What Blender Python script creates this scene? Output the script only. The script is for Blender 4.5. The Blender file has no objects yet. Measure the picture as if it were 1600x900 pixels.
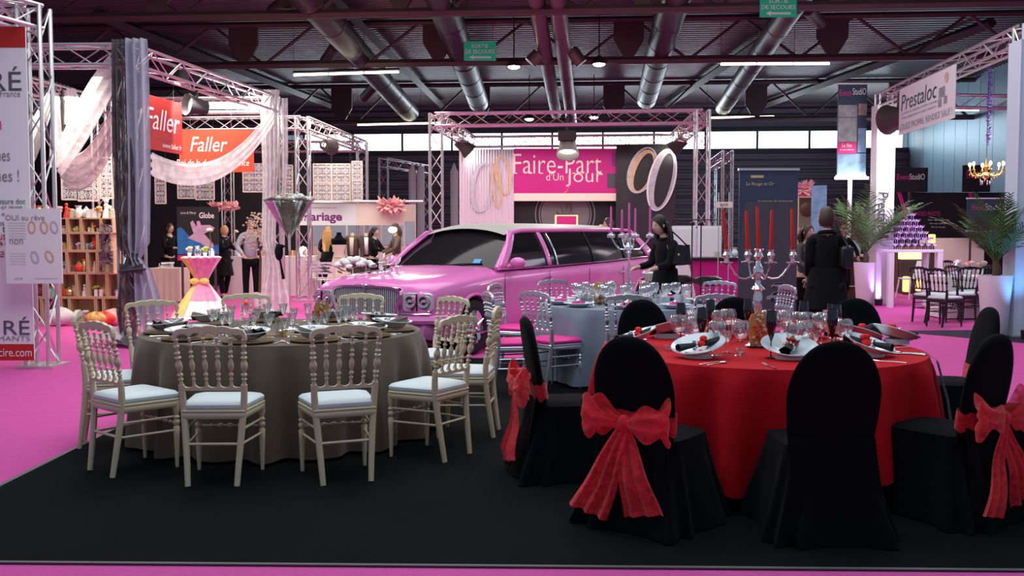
import bpy, math, random
from mathutils import Vector, Matrix
random.seed(7)
PI = math.pi; sin = math.sin; cos = math.cos
SC = bpy.context.scene; COL = SC.collection

# ---------------------------------------------------------------- camera
CAMZ = 1.5; FPX = 1500.0; PITCH = math.atan(83/1500)
cd = bpy.data.cameras.new('camera'); cam = bpy.data.objects.new('camera', cd); COL.objects.link(cam)
cd.lens = 33.75; cd.sensor_width = 36; cd.clip_end = 200; cd.clip_start = 0.05
cam.location = (0, 0, CAMZ); cam.rotation_euler = (PI/2-PITCH, 0, 0); SC.camera = cam
# ---------------------------------------------------------------- exposure, world, lights
SC.view_settings.view_transform = 'Standard'; SC.view_settings.look = 'None'
SC.view_settings.gamma = 1; SC.view_settings.exposure = 0.0; SC.view_settings.use_curve_mapping = False
SC.cycles.max_bounces = 8; SC.cycles.transparent_max_bounces = 24; SC.cycles.transmission_bounces = 6
SC.cycles.caustics_reflective = False; SC.cycles.caustics_refractive = False
SC.cycles.sample_clamp_indirect = 4
W = bpy.data.worlds.new('daylight'); SC.world = W; W.use_nodes = True
W.node_tree.nodes['Background'].inputs[0].default_value = (0.62, 0.78, 1.0, 1)
W.node_tree.nodes['Background'].inputs[1].default_value = 0.30
def area(name, loc, size, power, col=(1,1,1), rot=(0,0,0), sy=None):
    l = bpy.data.lights.new(name, 'AREA'); l.energy = power; l.color = col; l.size = size
    if sy: l.shape = 'RECTANGLE'; l.size_y = sy
    o = bpy.data.objects.new(name, l); COL.objects.link(o); o.location = loc; o.rotation_euler = rot; return o
def spot(name, loc, aim, power, col=(1,.9,.75), ang=70, blend=.6, r=.08):
    l = bpy.data.lights.new(name, 'SPOT'); l.energy = power; l.color = col; l.spot_size = math.radians(ang); l.spot_blend = blend; l.shadow_soft_size = r
    o = bpy.data.objects.new(name, l); COL.objects.link(o); o.location = loc
    o.rotation_euler = (Vector(aim)-Vector(loc)).to_track_quat('-Z', 'Y').to_euler(); return o
def point(name, loc, power, col, r=.1):
    l = bpy.data.lights.new(name, 'POINT'); l.energy = power; l.color = col; l.shadow_soft_size = r
    o = bpy.data.objects.new(name, l); COL.objects.link(o); o.location = loc; return o
area('hall_light_front', (0, 5.5, 7.4), 9, 330, (.86,.95,1), sy=5)
area('hall_light_middle', (1, 13.5, 7.4), 12, 620, (1,.93,.95), sy=6)
area('left_stand_light', (-6.3, 15.8, 3.75), 2.4, 230, (1,.88,.76), sy=4)
area('left_back_light', (-4.5, 23, 4.6), 6, 380, (1,.86,.78), sy=5)
area('centre_stand_light', (1.4, 23.2, 3.7), 4, 110, (1,.92,.88), sy=3)
area('left_front_light', (-3.2, 8.2, 4.6), 1.6, 75, (1,.96,.94), (math.radians(20),math.radians(-35),0))
area('right_stand_light', (10, 18.5, 4.0), 3, 190, (.85,.8,1), sy=4)
area('right_back_light', (7.0, 26, 4.6), 6, 160, (1,.86,.8), sy=3)
area('daylight_back', (2, 43, 6.0), 30, 900, (.75,.88,1), (math.radians(-75),0,0), sy=1.2)
area('wall_wash', (15.5, 35, 3.4), 2, 260, (.5,.85,1), (0,math.radians(100),0), sy=8)

def PT(px, py, d):
    x = (px-800)/FPX; yu = -(py-450)/FPX; c, s = cos(PITCH), sin(PITCH)
    dx, dy, dz = x, c+yu*s, -s+yu*c; k = d/dy
    return Vector((dx*k, d, CAMZ+dz*k))
def X(px, d): return (px-800)/FPX*d
HY = math.radians(4)
def HL(u, v, z=0):      # hall frame: u across, v along
    return Vector((u*cos(HY)+v*sin(HY), -u*sin(HY)+v*cos(HY), z))

# ---------------------------------------------------------------- materials
MT = {}
def mat(name, col, rough=.5, metal=0, spec=.5, noise=None, bump=None, trans=0, alpha=1, emit=0, sheen=0, coat=0, ior=1.45, var=.5, ecol=None, bstr=.3, sss=0):
    m = bpy.data.materials.new(name); m.use_nodes = True; nt = m.node_tree; b = nt.nodes['Principled BSDF']
    c = tuple(col)+(1,); b.inputs['Base Color'].default_value = c
    b.inputs['Roughness'].default_value = rough; b.inputs['Metallic'].default_value = metal
    b.inputs['Specular IOR Level'].default_value = spec; b.inputs['Transmission Weight'].default_value = trans
    b.inputs['Alpha'].default_value = alpha; b.inputs['IOR'].default_value = ior
    b.inputs['Sheen Weight'].default_value = sheen; b.inputs['Coat Weight'].default_value = coat
    if emit: b.inputs['Emission Color'].default_value = tuple(ecol or col)+(1,); b.inputs['Emission Strength'].default_value = emit
    if noise or bump:
        tc = nt.nodes.new('ShaderNodeTexCoord')
    if noise:
        n = nt.nodes.new('ShaderNodeTexNoise'); n.inputs['Scale'].default_value = noise; n.inputs['Detail'].default_value = 4
        nt.links.new(tc.outputs['Object'], n.inputs['Vector'])
        mx = nt.nodes.new('ShaderNodeMixRGB'); mx.inputs[1].default_value = tuple(v*(1-var) for v in col)+(1,)
        mx.inputs[2].default_value = tuple(min(1, v*(1+var)) for v in col)+(1,)
        nt.links.new(n.outputs['Fac'], mx.inputs[0]); nt.links.new(mx.outputs[0], b.inputs['Base Color'])
    if bump:
        n2 = nt.nodes.new('ShaderNodeTexNoise'); n2.inputs['Scale'].default_value = bump; n2.inputs['Detail'].default_value = 3
        nt.links.new(tc.outputs['Object'], n2.inputs['Vector'])
        bp = nt.nodes.new('ShaderNodeBump'); bp.inputs['Strength'].default_value = bstr; bp.inputs['Distance'].default_value = .01
        nt.links.new(n2.outputs['Fac'], bp.inputs['Height']); nt.links.new(bp.outputs[0], b.inputs['Normal'])
    MT[name] = m; return m
def sheer(name, col, a=.6, scale=40, rough=.8, sh=.4):
    """thin see-through woven cloth: alpha varied by noise"""
    m = mat(name, col, rough, sheen=.3); nt = m.node_tree; b = nt.nodes['Principled BSDF']
    tc = nt.nodes.new('ShaderNodeTexCoord'); n = nt.nodes.new('ShaderNodeTexNoise'); n.inputs['Scale'].default_value = scale; n.inputs['Detail'].default_value = 5
    nt.links.new(tc.outputs['Object'], n.inputs['Vector'])
    mr = nt.nodes.new('ShaderNodeMapRange'); mr.inputs[1].default_value = .35; mr.inputs[2].default_value = .65
    mr.inputs[3].default_value = max(0, a-.18); mr.inputs[4].default_value = min(1, a+.18)
    nt.links.new(n.outputs['Fac'], mr.inputs[0]); nt.links.new(mr.outputs[0], b.inputs['Alpha'])
    tr = nt.nodes.new('ShaderNodeBsdfTranslucent'); tr.inputs[0].default_value = tuple(col)+(1,)
    ms = nt.nodes.new('ShaderNodeMixShader'); ms.inputs[0].default_value = sh*.6
    nt.links.new(b.outputs[0], ms.inputs[1])
    tp = nt.nodes.new('ShaderNodeBsdfTransparent'); m2 = nt.nodes.new('ShaderNodeMixShader')
    nt.links.new(mr.outputs[0], m2.inputs[0]); nt.links.new(tp.outputs[0], m2.inputs[1]); nt.links.new(tr.outputs[0], m2.inputs[2])
    nt.links.new(m2.outputs[0], ms.inputs[2]); nt.links.new(ms.outputs[0], nt.nodes['Material Output'].inputs[0])
    return m
def cheap_glass(name, col=(1,1,1), k=.12, rough=.02, tint=None):
    """thin clear glass: mostly transparent, fresnel gloss on top"""
    m = bpy.data.materials.new(name); m.use_nodes = True; nt = m.node_tree; nt.nodes.clear()
    o = nt.nodes.new('ShaderNodeOutputMaterial'); t = nt.nodes.new('ShaderNodeBsdfTransparent'); g = nt.nodes.new('ShaderNodeBsdfGlossy')
    t.inputs[0].default_value = tuple(tint or (.93,.95,.95))+(1,); g.inputs[0].default_value = tuple(col)+(1,); g.inputs['Roughness'].default_value = rough
    lw = nt.nodes.new('ShaderNodeLayerWeight'); lw.inputs[0].default_value = .35
    mr = nt.nodes.new('ShaderNodeMapRange'); mr.inputs[3].default_value = k; mr.inputs[4].default_value = .95
    nt.links.new(lw.outputs['Facing'], mr.inputs[0])
    mx = nt.nodes.new('ShaderNodeMixShader'); nt.links.new(mr.outputs[0], mx.inputs[0]); nt.links.new(t.outputs[0], mx.inputs[1]); nt.links.new(g.outputs[0], mx.inputs[2])
    nt.links.new(mx.outputs[0], o.inputs[0]); MT[name] = m; return m

mat('pink_carpet', (.66,.085,.36), .95, noise=9, var=.10, bump=300, bstr=.5)
mat('black_carpet', (.0034,.0048,.0052), .95, spec=.12, noise=60, var=.4, bump=300, bstr=.6)
mat('grey_carpet', (.035,.03,.05), .95, spec=.2, noise=60, var=.3)
mat('carpet_tape', (.12,.13,.12), .5)
mat('black_floor', (.01,.01,.01), .95, spec=.2)
mat('beige_paint', (.68,.59,.40), .42, noise=5, var=.05)
mat('white_vinyl', (.66,.74,.76), .5, bump=60, bstr=.1)
mat('silver_paint', (.62,.66,.72), .28, metal=.75)
mat('pink_vinyl', (.80,.02,.30), .5)
mat('black_gloss', (.02,.015,.018), .3)
mat('black_cloth', (.0032,.004,.0055), .95, spec=.08, sheen=.02, noise=25, var=.25, bump=200, bstr=.25)
mat('taupe_cloth', (.115,.078,.050), .8, sheen=.2, noise=4, var=.15, bump=150, bstr=.3)
mat('red_cloth', (.48,.003,.011), .8, spec=.2, sheen=.0, noise=5, var=.12, bump=150, bstr=.25)
mat('grey_cloth', (.20,.25,.32), .8, sheen=.2, noise=5, var=.12)
mat('lilac_cloth', (.22,.16,.30), .8, sheen=.2)
mat('white_cloth', (.80,.77,.76), .8, sheen=.2)
mat('cream_cloth', (.72,.62,.50), .8)
mat('pale_pink_cloth', (.80,.42,.50), .8)
sheer('red_organza', (.90,.03,.045), .80, 30)
sheer('white_voile', (.80,.78,.80), .80, 6, sh=.6)
sheer('blue_voile', (.42,.45,.56), .93, 5, sh=.3)
sheer('charcoal_voile', (.045,.042,.048), .95, 5, sh=.1)
sheer('yellow_voile', (.95,.78,.25), .8, 6)
sheer('pink_voile', (.85,.35,.55), .8, 6)
mat('porcelain', (.74,.82,.86), .18, coat=.4)
mat('cutlery_steel', (.75,.75,.76), .18, metal=1)
mat('gold_metal', (.80,.55,.20), .3, metal=1)
mat('rattan', (.20,.125,.045), .6, bump=150, bstr=1, noise=90, var=.5)
mat('olive_napkin', (.15,.13,.10), .85, noise=14, var=.25)
mat('black_napkin', (.012,.014,.02), .85)
mat('pink_napkin', (.62,.02,.25), .8)
mat('red_petal', (.75,.01,.015), .7)
mat('crystal', (.9,.92,.95), .06, metal=.85)
cheap_glass('clear_glass')
cheap_glass('thick_glass', k=.16)
cheap_glass('vase_glass', k=.03)
cheap_glass('purple_glass', (.95,.82,1), k=.8, rough=.1, tint=(.85,.72,1))
mat('black_glass', (.006,.006,.009), .06, coat=1)
mat('red_wax', (.78,.022,.015), .45, sss=.1)
mat('pink_wax', (.72,.12,.46), .45)
mat('wick', (.1,.08,.07), .8)
mat('aluminium', (.72,.71,.70), .33, metal=.8)
mat('dark_steel', (.060,.045,.045), .6, metal=.2, noise=3, var=.2)
mat('brown_steel', (.10,.065,.062), .6, metal=.15, noise=2, var=.25)
mat('duct_metal', (.085,.072,.07), .38, metal=.7, noise=2, var=.3)
mat('pipe_metal', (.20,.15,.14), .4, metal=.5)
mat('white_print', (.82,.84,.86), .6)
mat('cream_print', (.85,.72,.62), .6)
mat('red_print', (.50,.02,.018), .55)
mat('orange_red_print', (.66,.045,.012), .55)
mat('magenta_print', (.55,.01,.22), .6, noise=1.2, var=.2)
mat('navy_print', (.035,.055,.10), .5, noise=1.5, var=.15)
mat('grey_navy_print', (.065,.065,.085), .5, noise=4, var=.15)
mat('black_print', (.012,.010,.014), .6)
mat('dark_text', (.10,.10,.12), .6)
mat('grey_text', (.26,.27,.28), .6)
mat('poster_black', (.03,.027,.03), .6)
mat('pale_text', (.85,.85,.85), .6)
mat('purple_text', (.22,.02,.20), .6)
mat('magenta_text', (.70,.03,.25), .6)
mat('gold_text', (.55,.45,.25), .6)
mat('ring_silver', (.50,.49,.54), .55, noise=8, var=.35)
mat('ring_gold', (.62,.42,.27), .5, noise=8, var=.3)
mat('exit_green', (.01,.21,.12), .5, emit=.5)
mat('lit_tube', (1,1,.8), .5, emit=6.0, ecol=(1,1,.74))
mat('lamp_white', (1,1,1), .5, emit=25, ecol=(1,.96,.88))
mat('bulb_warm', (1,.8,.5), .5, emit=22, ecol=(1,.72,.38))
mat('glow_yellow', (1,.7,.2), .5, emit=2.6, ecol=(1,.72,.22))
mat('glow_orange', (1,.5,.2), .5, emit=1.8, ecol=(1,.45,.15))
mat('glow_purple', (.6,.3,1), .5, emit=1.5, ecol=(.62,.40,1))
mat('glow_blue', (.1,.4,1), .5, emit=3, ecol=(.12,.45,1))
mat('skin', (.62,.40,.31), .55)
mat('hair_black', (.012,.009,.009), .5, noise=40, var=.4)
mat('hair_blonde', (.50,.27,.09), .5, noise=40, var=.3)
mat('hair_brown', (.06,.03,.02), .5, noise=40, var=.3)
mat('hair_grey', (.45,.36,.30), .5)
mat('black_wear', (.0055,.0055,.007), .9, spec=.2, sheen=.02, noise=20, var=.3)
mat('grey_wear', (.06,.055,.06), .85)
mat('pale_wear', (.42,.46,.55), .8)
mat('brown_wear', (.10,.07,.05), .8)
mat('black_leather', (.012,.012,.013), .25)
mat('paper_white', (.78,.79,.80), .7)
mat('car_pink', (.78,.20,.55), .34, coat=.55, noise=.7, var=.03)
mat('car_roof', (.42,.42,.38), .6, bump=120, bstr=.2)
mat('car_glass', (.010,.011,.012), .08, spec=.35)
mat('slat_silver', (.70,.74,.76), .3, metal=.4)
mat('chrome', (.85,.87,.88), .10, metal=1)
mat('tyre', (.012,.012,.013), .8)
mat('car_dark', (.01,.01,.01), .7)
mat('lens_glass', (.74,.78,.80), .15, metal=.5)
mat('orange_lens', (.9,.12,.02), .3)
mat('blue_sticker', (.05,.35,.75), .4)
mat('light_wood', (.62,.43,.25), .6, noise=3, var=.12)
mat('brown_wood', (.09,.04,.022), .4, noise=5, var=.3)
mat('white_lacquer', (.78,.75,.80), .3)
mat('matt_white', (.76,.74,.78), .6)
mat('leaf_green', (.055,.125,.024), .55, noise=8, var=.4)
mat('leaf_dark', (.02,.045,.014), .55)
mat('trunk', (.09,.06,.035), .8, bump=60, bstr=1)
mat('petal_white', (.82,.84,.78), .6)
mat('petal_cream', (.62,.55,.42), .6, noise=20, var=.3)
mat('petal_dusty', (.46,.36,.28), .7, noise=25, var=.5)
mat('petal_pink', (.80,.38,.42), .6)
mat('feather_pink', (.80,.42,.42), .9, noise=30, var=.25)
mat('tinsel', (.22,.14,.22), .35, metal=.4, noise=60, var=.9)
mat('amber', (.70,.36,.10), .4, noise=20, var=.6)
mat('rose_red', (.72,.05,.03), .5, noise=20, var=.3)
mat('glass_bright', (1,1,1), .5, emit=4.2, ecol=(.86,.93,1))
mat('mullion', (.08,.08,.09), .5)
mat('wall_grey', (.16,.17,.18), .8, noise=.8, var=.15)

# ---------------------------------------------------------------- mesh builder
def frame_mats(pts):
    out = []; prev = None
    n = len(pts)
    for i in range(n):
        t = (pts[min(i+1, n-1)]-pts[max(i-1, 0)]); t = t.normalized() if t.length > 1e-9 else Vector((0,0,1))
        if prev is None:
            a = Vector((0,0,1)) if abs(t.z) < .95 else Vector((1,0,0))
            u = t.cross(a).normalized()
        else:
            u = (prev - t*prev.dot(t)); u = u.normalized() if u.length > 1e-6 else t.orthogonal().normalized()
        prev = u; out.append((u, t.cross(u)))
    return out
class G:
    def __init__(s): s.v = []; s.f = []
    def add(s, vs, fs):
        b = len(s.v); s.v += [Vector(p) for p in vs]; s.f += [tuple(b+i for i in f) for f in fs]; return s
    def box(s, c, d, R=None, taper=1.0):
        x, y, z = d[0]/2, d[1]/2, d[2]/2; vs = []
        for k in (-1, 1):
            q = taper if k > 0 else 1
            for a, b in ((-1,-1),(1,-1),(1,1),(-1,1)): vs.append(Vector((a*x*q, b*y*q, k*z)))
        if R: vs = [R @ p for p in vs]
        c = Vector(c); return s.add([p+c for p in vs], [(3,2,1,0),(4,5,6,7),(0,1,5,4),(1,2,6,5),(2,3,7,6),(3,0,4,7)])
    def tube(s, pts, r, n=8, cap=True, flat=1.0, closed=False):
        pts = [Vector(p) for p in pts]; rr = r if isinstance(r, (list, tuple)) else [r]*len(pts)
        fr = frame_mats(pts); vs = []
        for p, q, (u, w) in zip(pts, rr, fr):
            for k in range(n):
                a = 2*PI*k/n; vs.append(p+u*(cos(a)*q)+w*(sin(a)*q*flat))
        fs = []; m = len(pts)
        for i in range(m-1 if not closed else m):
            for k in range(n):
                i2 = (i+1) % m
                fs.append((i*n+k, i*n+(k+1)%n, i2*n+(k+1)%n, i2*n+k))
        if cap and not closed: fs += [tuple(range(n-1,-1,-1)), tuple((m-1)*n+k for k in range(n))]
        return s.add(vs, fs)
    def lathe(s, prof, n=16, c=(0,0,0), R=None, cap=True):
        vs = []; c = Vector(c)
        for r, z in prof:
            for k in range(n):
                a = 2*PI*k/n; p = Vector((r*cos(a), r*sin(a), z)); vs.append((R @ p if R else p)+c)
        fs = []
        for i in range(len(prof)-1):
            for k in range(n): fs.append((i*n+k, i*n+(k+1)%n, (i+1)*n+(k+1)%n, (i+1)*n+k))
        if cap:
            if prof[0][0] > 1e-5: fs.append(tuple(range(n-1,-1,-1)))
            if prof[-1][0] > 1e-5: fs.append(tuple((len(prof)-1)*n+k for k in range(n)))
        return s.add(vs, fs)
    def grid(s, fn, nu, nv, cu=False, cv=False):
        vs = [fn(i/(nu if cu else nu-1), j/(nv if cv else nv-1)) for i in range(nu) for j in range(nv)]
        fs = []
        for i in range(nu if cu else nu-1):
            for j in range(nv if cv else nv-1):
                a, b = (i+1) % nu, (j+1) % nv; fs.append((i*nv+j, a*nv+j, a*nv+b, i*nv+b))
        return s.add(vs, fs)
    def prism(s, poly, y0, y1):      # outline in x,z, thickness along y
        n = len(poly); vs = [(x, y0, z) for x, z in poly]+[(x, y1, z) for x, z in poly]
        return s.add(vs, [tuple(range(n)), tuple(range(2*n-1, n-1, -1))]+[((i+1)%n, i, n+i, n+(i+1)%n) for i in range(n)])
    def ell(s, c, r, nu=12, nv=8, R=None):
        c = Vector(c)
        def fn(u, v):
            p = Vector((r[0]*cos(2*PI*u)*sin(PI*v), r[1]*sin(2*PI*u)*sin(PI*v), r[2]*cos(PI*v)))
            return (R @ p if R else p)+c
        return s.grid(fn, nu, nv, cu=True)
    def xf(s, m):
        s.v = [m @ p for p in s.v]; return s
    def build(s, name, m=None, parent=None, smooth=True, bevel=0, solid=0, sub=0, recalc=False, loc=None):
        me = bpy.data.meshes.new(name); me.from_pydata([tuple(p) for p in s.v], [], s.f); me.update()
        if smooth:
            me.polygons.foreach_set('use_smooth', [True]*len(me.polygons))
        if m: me.materials.append(MT[m] if isinstance(m, str) else m)
        if recalc:
            import bmesh
            bm = bmesh.new(); bm.from_mesh(me); bmesh.ops.remove_doubles(bm, verts=bm.verts, dist=1e-5); bmesh.ops.recalc_face_normals(bm, faces=bm.faces); bm.to_mesh(me); bm.free()
        o = bpy.data.objects.new(name, me); COL.objects.link(o)
        if parent: o.parent = parent
        if loc is not None: o.location = loc
        if bevel:
            b = o.modifiers.new('bevel', 'BEVEL'); b.width = bevel; b.segments = 2; b.limit_method = 'ANGLE'
        if solid:
            b = o.modifiers.new('solid', 'SOLIDIFY'); b.thickness = solid; b.offset = 0
        if sub:
            b = o.modifiers.new('sub', 'SUBSURF'); b.levels = sub; b.render_levels = sub
        if smooth and not sub and hasattr(me, 'set_sharp_from_angle'): me.set_sharp_from_angle(angle=math.radians(40))
        return o
def tag(o, label=None, cat=None, group=None, kind=None):
    if label: o['label'] = label
    if cat: o['category'] = cat
    if group: o['group'] = group
    if kind: o['kind'] = kind
    return o
def T(name, label, cat, loc=(0,0,0), rz=0, group=None):
    o = bpy.data.objects.new(name, None); COL.objects.link(o); o.location = loc; o.rotation_euler = (0,0,rz); o.empty_display_size = .1
    return tag(o, label, cat, group)
KIDS = {}
def kids(o):
    return [c for c in COL.objects if c.parent == o]
def make_index(root):
    """remember the tree below a prototype, so that copying it is quick"""
    ch = kids(root); KIDS[root.name] = ch
    for c in ch: make_index(c)
def ctree(o, parent=None):
    if o.name not in KIDS: make_index(o)
    c = o.copy(); COL.objects.link(c); c.parent = parent
    for k in KIDS[o.name]: ctree(k, c)
    return c
USED = set()
def place(proto, label, loc, rz=0, group=None, rx=0, ry=0):
    """first call moves the prototype itself, later calls copy it"""
    if proto.name in USED: o = ctree(proto)
    else:
        make_index(proto) if proto.name not in KIDS else None
        USED.add(proto.name); o = proto
    o.location = loc; o.rotation_euler = (rx, ry, rz); o['label'] = label
    if group: o['group'] = group
    return o
def text(name, body, m, parent, x, y, z, w, h=None, ext=.003, shear=0, bold=0, rot=(PI/2,0,0), label=None):
    """flat lettering, centred at x,z in the parent's frame and scaled to width w (and height h)"""
    c = bpy.data.curves.new(name, 'FONT'); c.body = body; c.size = 1; c.extrude = 0; c.shear = shear; c.offset = bold; c.resolution_u = 3
    t = bpy.data.objects.new('tmp', c); COL.objects.link(t); dg = bpy.context.evaluated_depsgraph_get(); dg.update()
    me = bpy.data.meshes.new_from_object(t.evaluated_get(dg)); bpy.data.objects.remove(t); bpy.data.curves.remove(c)
    xs = [v.co.x for v in me.vertices]; ys = [v.co.y for v in me.vertices]
    if not xs: return None
    x0, x1, y0, y1 = min(xs), max(xs), min(ys), max(ys); kx = w/(x1-x0); ky = kx if h is None else h/(y1-y0)
    for v in me.vertices: v.co = ((v.co.x-(x0+x1)/2)*kx, (v.co.y-(y0+y1)/2)*ky, 0)
    me.materials.clear(); me.materials.append(MT[m]); me.name = name
    o = bpy.data.objects.new(name, me); COL.objects.link(o); o.parent = parent; o.location = (x, y, z); o.rotation_euler = rot
    return o
def skinned(name, V, E, m, parent, sub=1):
    """V: list of (x,y,z,rx[,ry]); E: edges; grown with a Skin modifier into one continuous surface"""
    me = bpy.data.meshes.new(name); me.from_pydata([v[:3] for v in V], E, []); me.update()
    o = bpy.data.objects.new(name, me); COL.objects.link(o)
    o.modifiers.new('skin', 'SKIN')
    sk = me.skin_vertices[0].data
    for i, v in enumerate(V): sk[i].radius = (v[3], v[4] if len(v) > 4 else v[3]); sk[i].use_root = (i == 0)
    s = o.modifiers.new('sub', 'SUBSURF'); s.levels = sub; s.render_levels = sub
    dg = bpy.context.evaluated_depsgraph_get(); dg.update()
    me2 = bpy.data.meshes.new_from_object(o.evaluated_get(dg)); bpy.data.objects.remove(o)
    me2.polygons.foreach_set('use_smooth', [True]*len(me2.polygons)); me2.materials.clear(); me2.materials.append(MT[m]); me2.name = name
    r = bpy.data.objects.new(name, me2); COL.objects.link(r); r.parent = parent; return r
# ================================================================ the hall
def struct(o): o['kind'] = 'structure'; return o
# floor: pink carpet with a fine seam relief
struct(G().add([(-30,-4,0),(30,-4,0),(30,55,0),(-30,55,0)], [(0,1,2,3)]).build('floor', 'pink_carpet', smooth=False))
U0, U1, VB, ZC = -21.0, 15.2, 46.0, 7.6
# corrugated material for the back wall and roof deck
def corr(name, col, period, axis, strength=1.0, rough=.5, metal=.3, var=.0):
    m = mat(name, col, rough, metal); nt = m.node_tree; b = nt.nodes['Principled BSDF']
    tc = nt.nodes.new('ShaderNodeTexCoord'); w = nt.nodes.new('ShaderNodeTexWave'); w.bands_direction = axis; w.wave_profile = 'SIN'
    w.inputs['Scale'].default_value = .314/period; w.inputs['Distortion'].default_value = 0
    nt.links.new(tc.outputs['Object'], w.inputs['Vector'])
    bp = nt.nodes.new('ShaderNodeBump'); bp.inputs['Strength'].default_value = strength; bp.inputs['Distance'].default_value = period*.4
    nt.links.new(w.outputs['Fac'], bp.inputs['Height']); nt.links.new(bp.outputs[0], b.inputs['Normal'])
    return m
corr('side_panel_paint', (.22,.38,.46), 1.2, 'X', .2, .45, .2)
corr('back_siding', (.24,.27,.28), .30, 'Z', 1.0, .6, .1)
hall_rot = -HY
# roof deck: real corrugation, ribs run across the hall
def deck():
    g = G(); n0 = 14.0; p = .30; vs = []; fs = []; v = n0; rows = []
    while v < VB+.2:
        for dv, dz in ((0,0),(.12,0),(.15,.07),(.27,.07)): rows.append((v+dv, dz))
        v += p
    for vv, dz in rows: vs += [(U0, vv, ZC+dz), (U1, vv, ZC+dz)]
    fs = [(2*i, 2*i+2, 2*i+3, 2*i+1) for i in range(len(rows)-1)]
    return g.add(vs, fs)
mat('roof_deck', (.15,.14,.135), .45, metal=.35, noise=.25, var=.45)
o = struct(deck().build('ceiling', 'roof_deck', smooth=False)); o.rotation_euler.z = hall_rot
# back wall with its high strip of windows
wz0, wz1 = 5.55, 6.33
g = G().box(((U0+U1)/2, VB+.1, wz0/2), (U1-U0, .2, wz0)); g.box(((U0+U1)/2, VB+.1, (wz1+ZC)/2+.1), (U1-U0, .2, ZC-wz1+.2))
o = struct(g.build('wall_back', 'back_siding', smooth=False)); o.rotation_euler.z = hall_rot
n = 0; u = U0+.5
while u < U1-.5:
    w = min(2.4, U1-.2-u)
    if -14 < u < 14:
        n += 1
        o = struct(G().box((u+w/2, VB+.05, (wz0+wz1)/2), (w-.1, .02, wz1-wz0)).build('window_%d' % n, 'glass_bright', smooth=False)); o.rotation_euler.z = hall_rot
        f = G().box((u, VB-.02, (wz0+wz1)/2), (.10, .10, wz1-wz0)).build('window_mullion', 'mullion', o, smooth=False)
    u += w
g = G().box(((U0+U1)/2, VB-.08, wz0-.06), (U1-U0, .16, .10)).box(((U0+U1)/2, VB-.08, wz1+.05), (U1-U0, .16, .10))
o = struct(g.build('trim_1', 'mullion', smooth=False)); o.rotation_euler.z = hall_rot
# horizontal cladding boards on the back wall
g = G(); z = .35
while z < wz0-.1: g.box(((U0+U1)/2, VB-.03, z), (U1-U0, .06, .045)); z += .42
o = struct(g.build('trim_2', 'mullion', smooth=False)); o.rotation_euler.z = hall_rot
# right wall: wide pale blue upright panels
g = G(); v = 20.0
while v < VB: g.box((U1+.1, v+.6, ZC/2), (.2, 1.17, ZC)); g.box((U1+.13, v, ZC/2), (.2, .06, ZC)); v += 1.2
o = struct(g.build('wall_right', 'side_panel_paint', smooth=False)); o.rotation_euler.z = hall_rot
mat('wall_left_paint', (.10,.10,.12), .8)
o = struct(G().box((U0-.1, 30, ZC/2), (.2, 34, ZC)).build('wall_left', 'wall_left_paint', smooth=False)); o.rotation_euler.z = hall_rot

def hall(o): o.rotation_euler.z = hall_rot; return o
def roof_truss(v, zb, label):
    t = hall(T('roof_truss', label, 'roof beam', (0,0,0)))
    m = 'brown_steel'
    G().tube([(U0, v, zb), (U1, v, zb)], .11, 6).build('bottom_chord', m, t)
    G().tube([(U0, v, ZC-.12), (U1, v, ZC-.12)], .10, 6).build('top_chord', m, t)
    pts = []; u = U0; k = 0
    while u < U1: pts.append((u, v, zb if k % 2 == 0 else ZC-.12)); u += 1.5; k += 1
    G().tube(pts, .055, 6).build('bracing', m, t)
    for u in (-9.6, -4.0, 1.35, 6.9, 12.4):
        G().prism([(u-.42, ZC-.1), (u+.42, ZC-.1), (u+.42, zb+.55), (u+.1, zb+.02), (u-.1, zb+.02), (u-.42, zb+.55)], v-.06, v+.06).build('gusset_plate', m, t, smooth=False)
    return t
roof_truss(27.2, 6.35, 'nearer dark steel roof truss carrying tube lights')
roof_truss(38.6, 6.05, 'farther dark steel roof truss above the window strip')
roof_truss(21.5, 6.45, 'dark steel roof truss nearest the camera at top of picture')
# longitudinal rafters
for px0, d0, px1, d1, lab in ((505,23,690,44,'left of the long ducts'),(855,22,895,44,'behind the central pair of pipes'),(1285,24,1040,44,'right of the long ducts'),(160,26,520,44,'far left side of the roof'),(1540,27,1190,44,'far right above the plant stand')):
    a = PT(px0, 0, d0); b = PT(px1, 0, d1)
    p0 = Vector((X(px0,d0), d0, ZC-.22)); p1 = Vector((X(px1,d1), d1, ZC-.22))
    tag(G().tube([p0, p1], .16, 4).build('roof_rafter', 'dark_steel', smooth=False), 'long dark roof rafter '+lab, 'roof beam', 'long roof rafters')
def duct(p0, p1, r, label, m='duct_metal', name='air_duct'):
    t = T(name, label, 'air duct' if name == 'air_duct' else 'pipe', p0)
    p0 = Vector(p0); d = Vector(p1)-p0; L = d.length; R = d.to_track_quat('Z', 'Y').to_matrix()
    G().lathe([(r*.94,0),(r,0),(r,L),(r*.94,L),(r*.94,L-.8)], 24, R=R, cap=False).build('duct_tube' if name == 'air_duct' else 'pipe_tube', m, t)
    k = 1.6
    while k < L:
        G().lathe([(r,k-.05),(r*1.03,k-.03),(r*1.03,k+.03),(r,k+.05)], 24, R=R, cap=False).build('joint_ring', m, t); k += 2.4
    return t
duct(PT(676,-40,20), PT(748,160,37), .37, 'big round air duct left of centre ending above the white ring backdrop')
duct(PT(1064,-40,20), PT(1010,155,37), .37, 'big round air duct right of centre ending above the black ring poster')
duct(PT(450,-40,20), PT(640,176,38), .36, 'round air duct on the left crossing the tube lights')
duct(PT(1265,-30,21), PT(1130,168,38), .30, 'round air duct on the right below the second exit sign')
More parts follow.
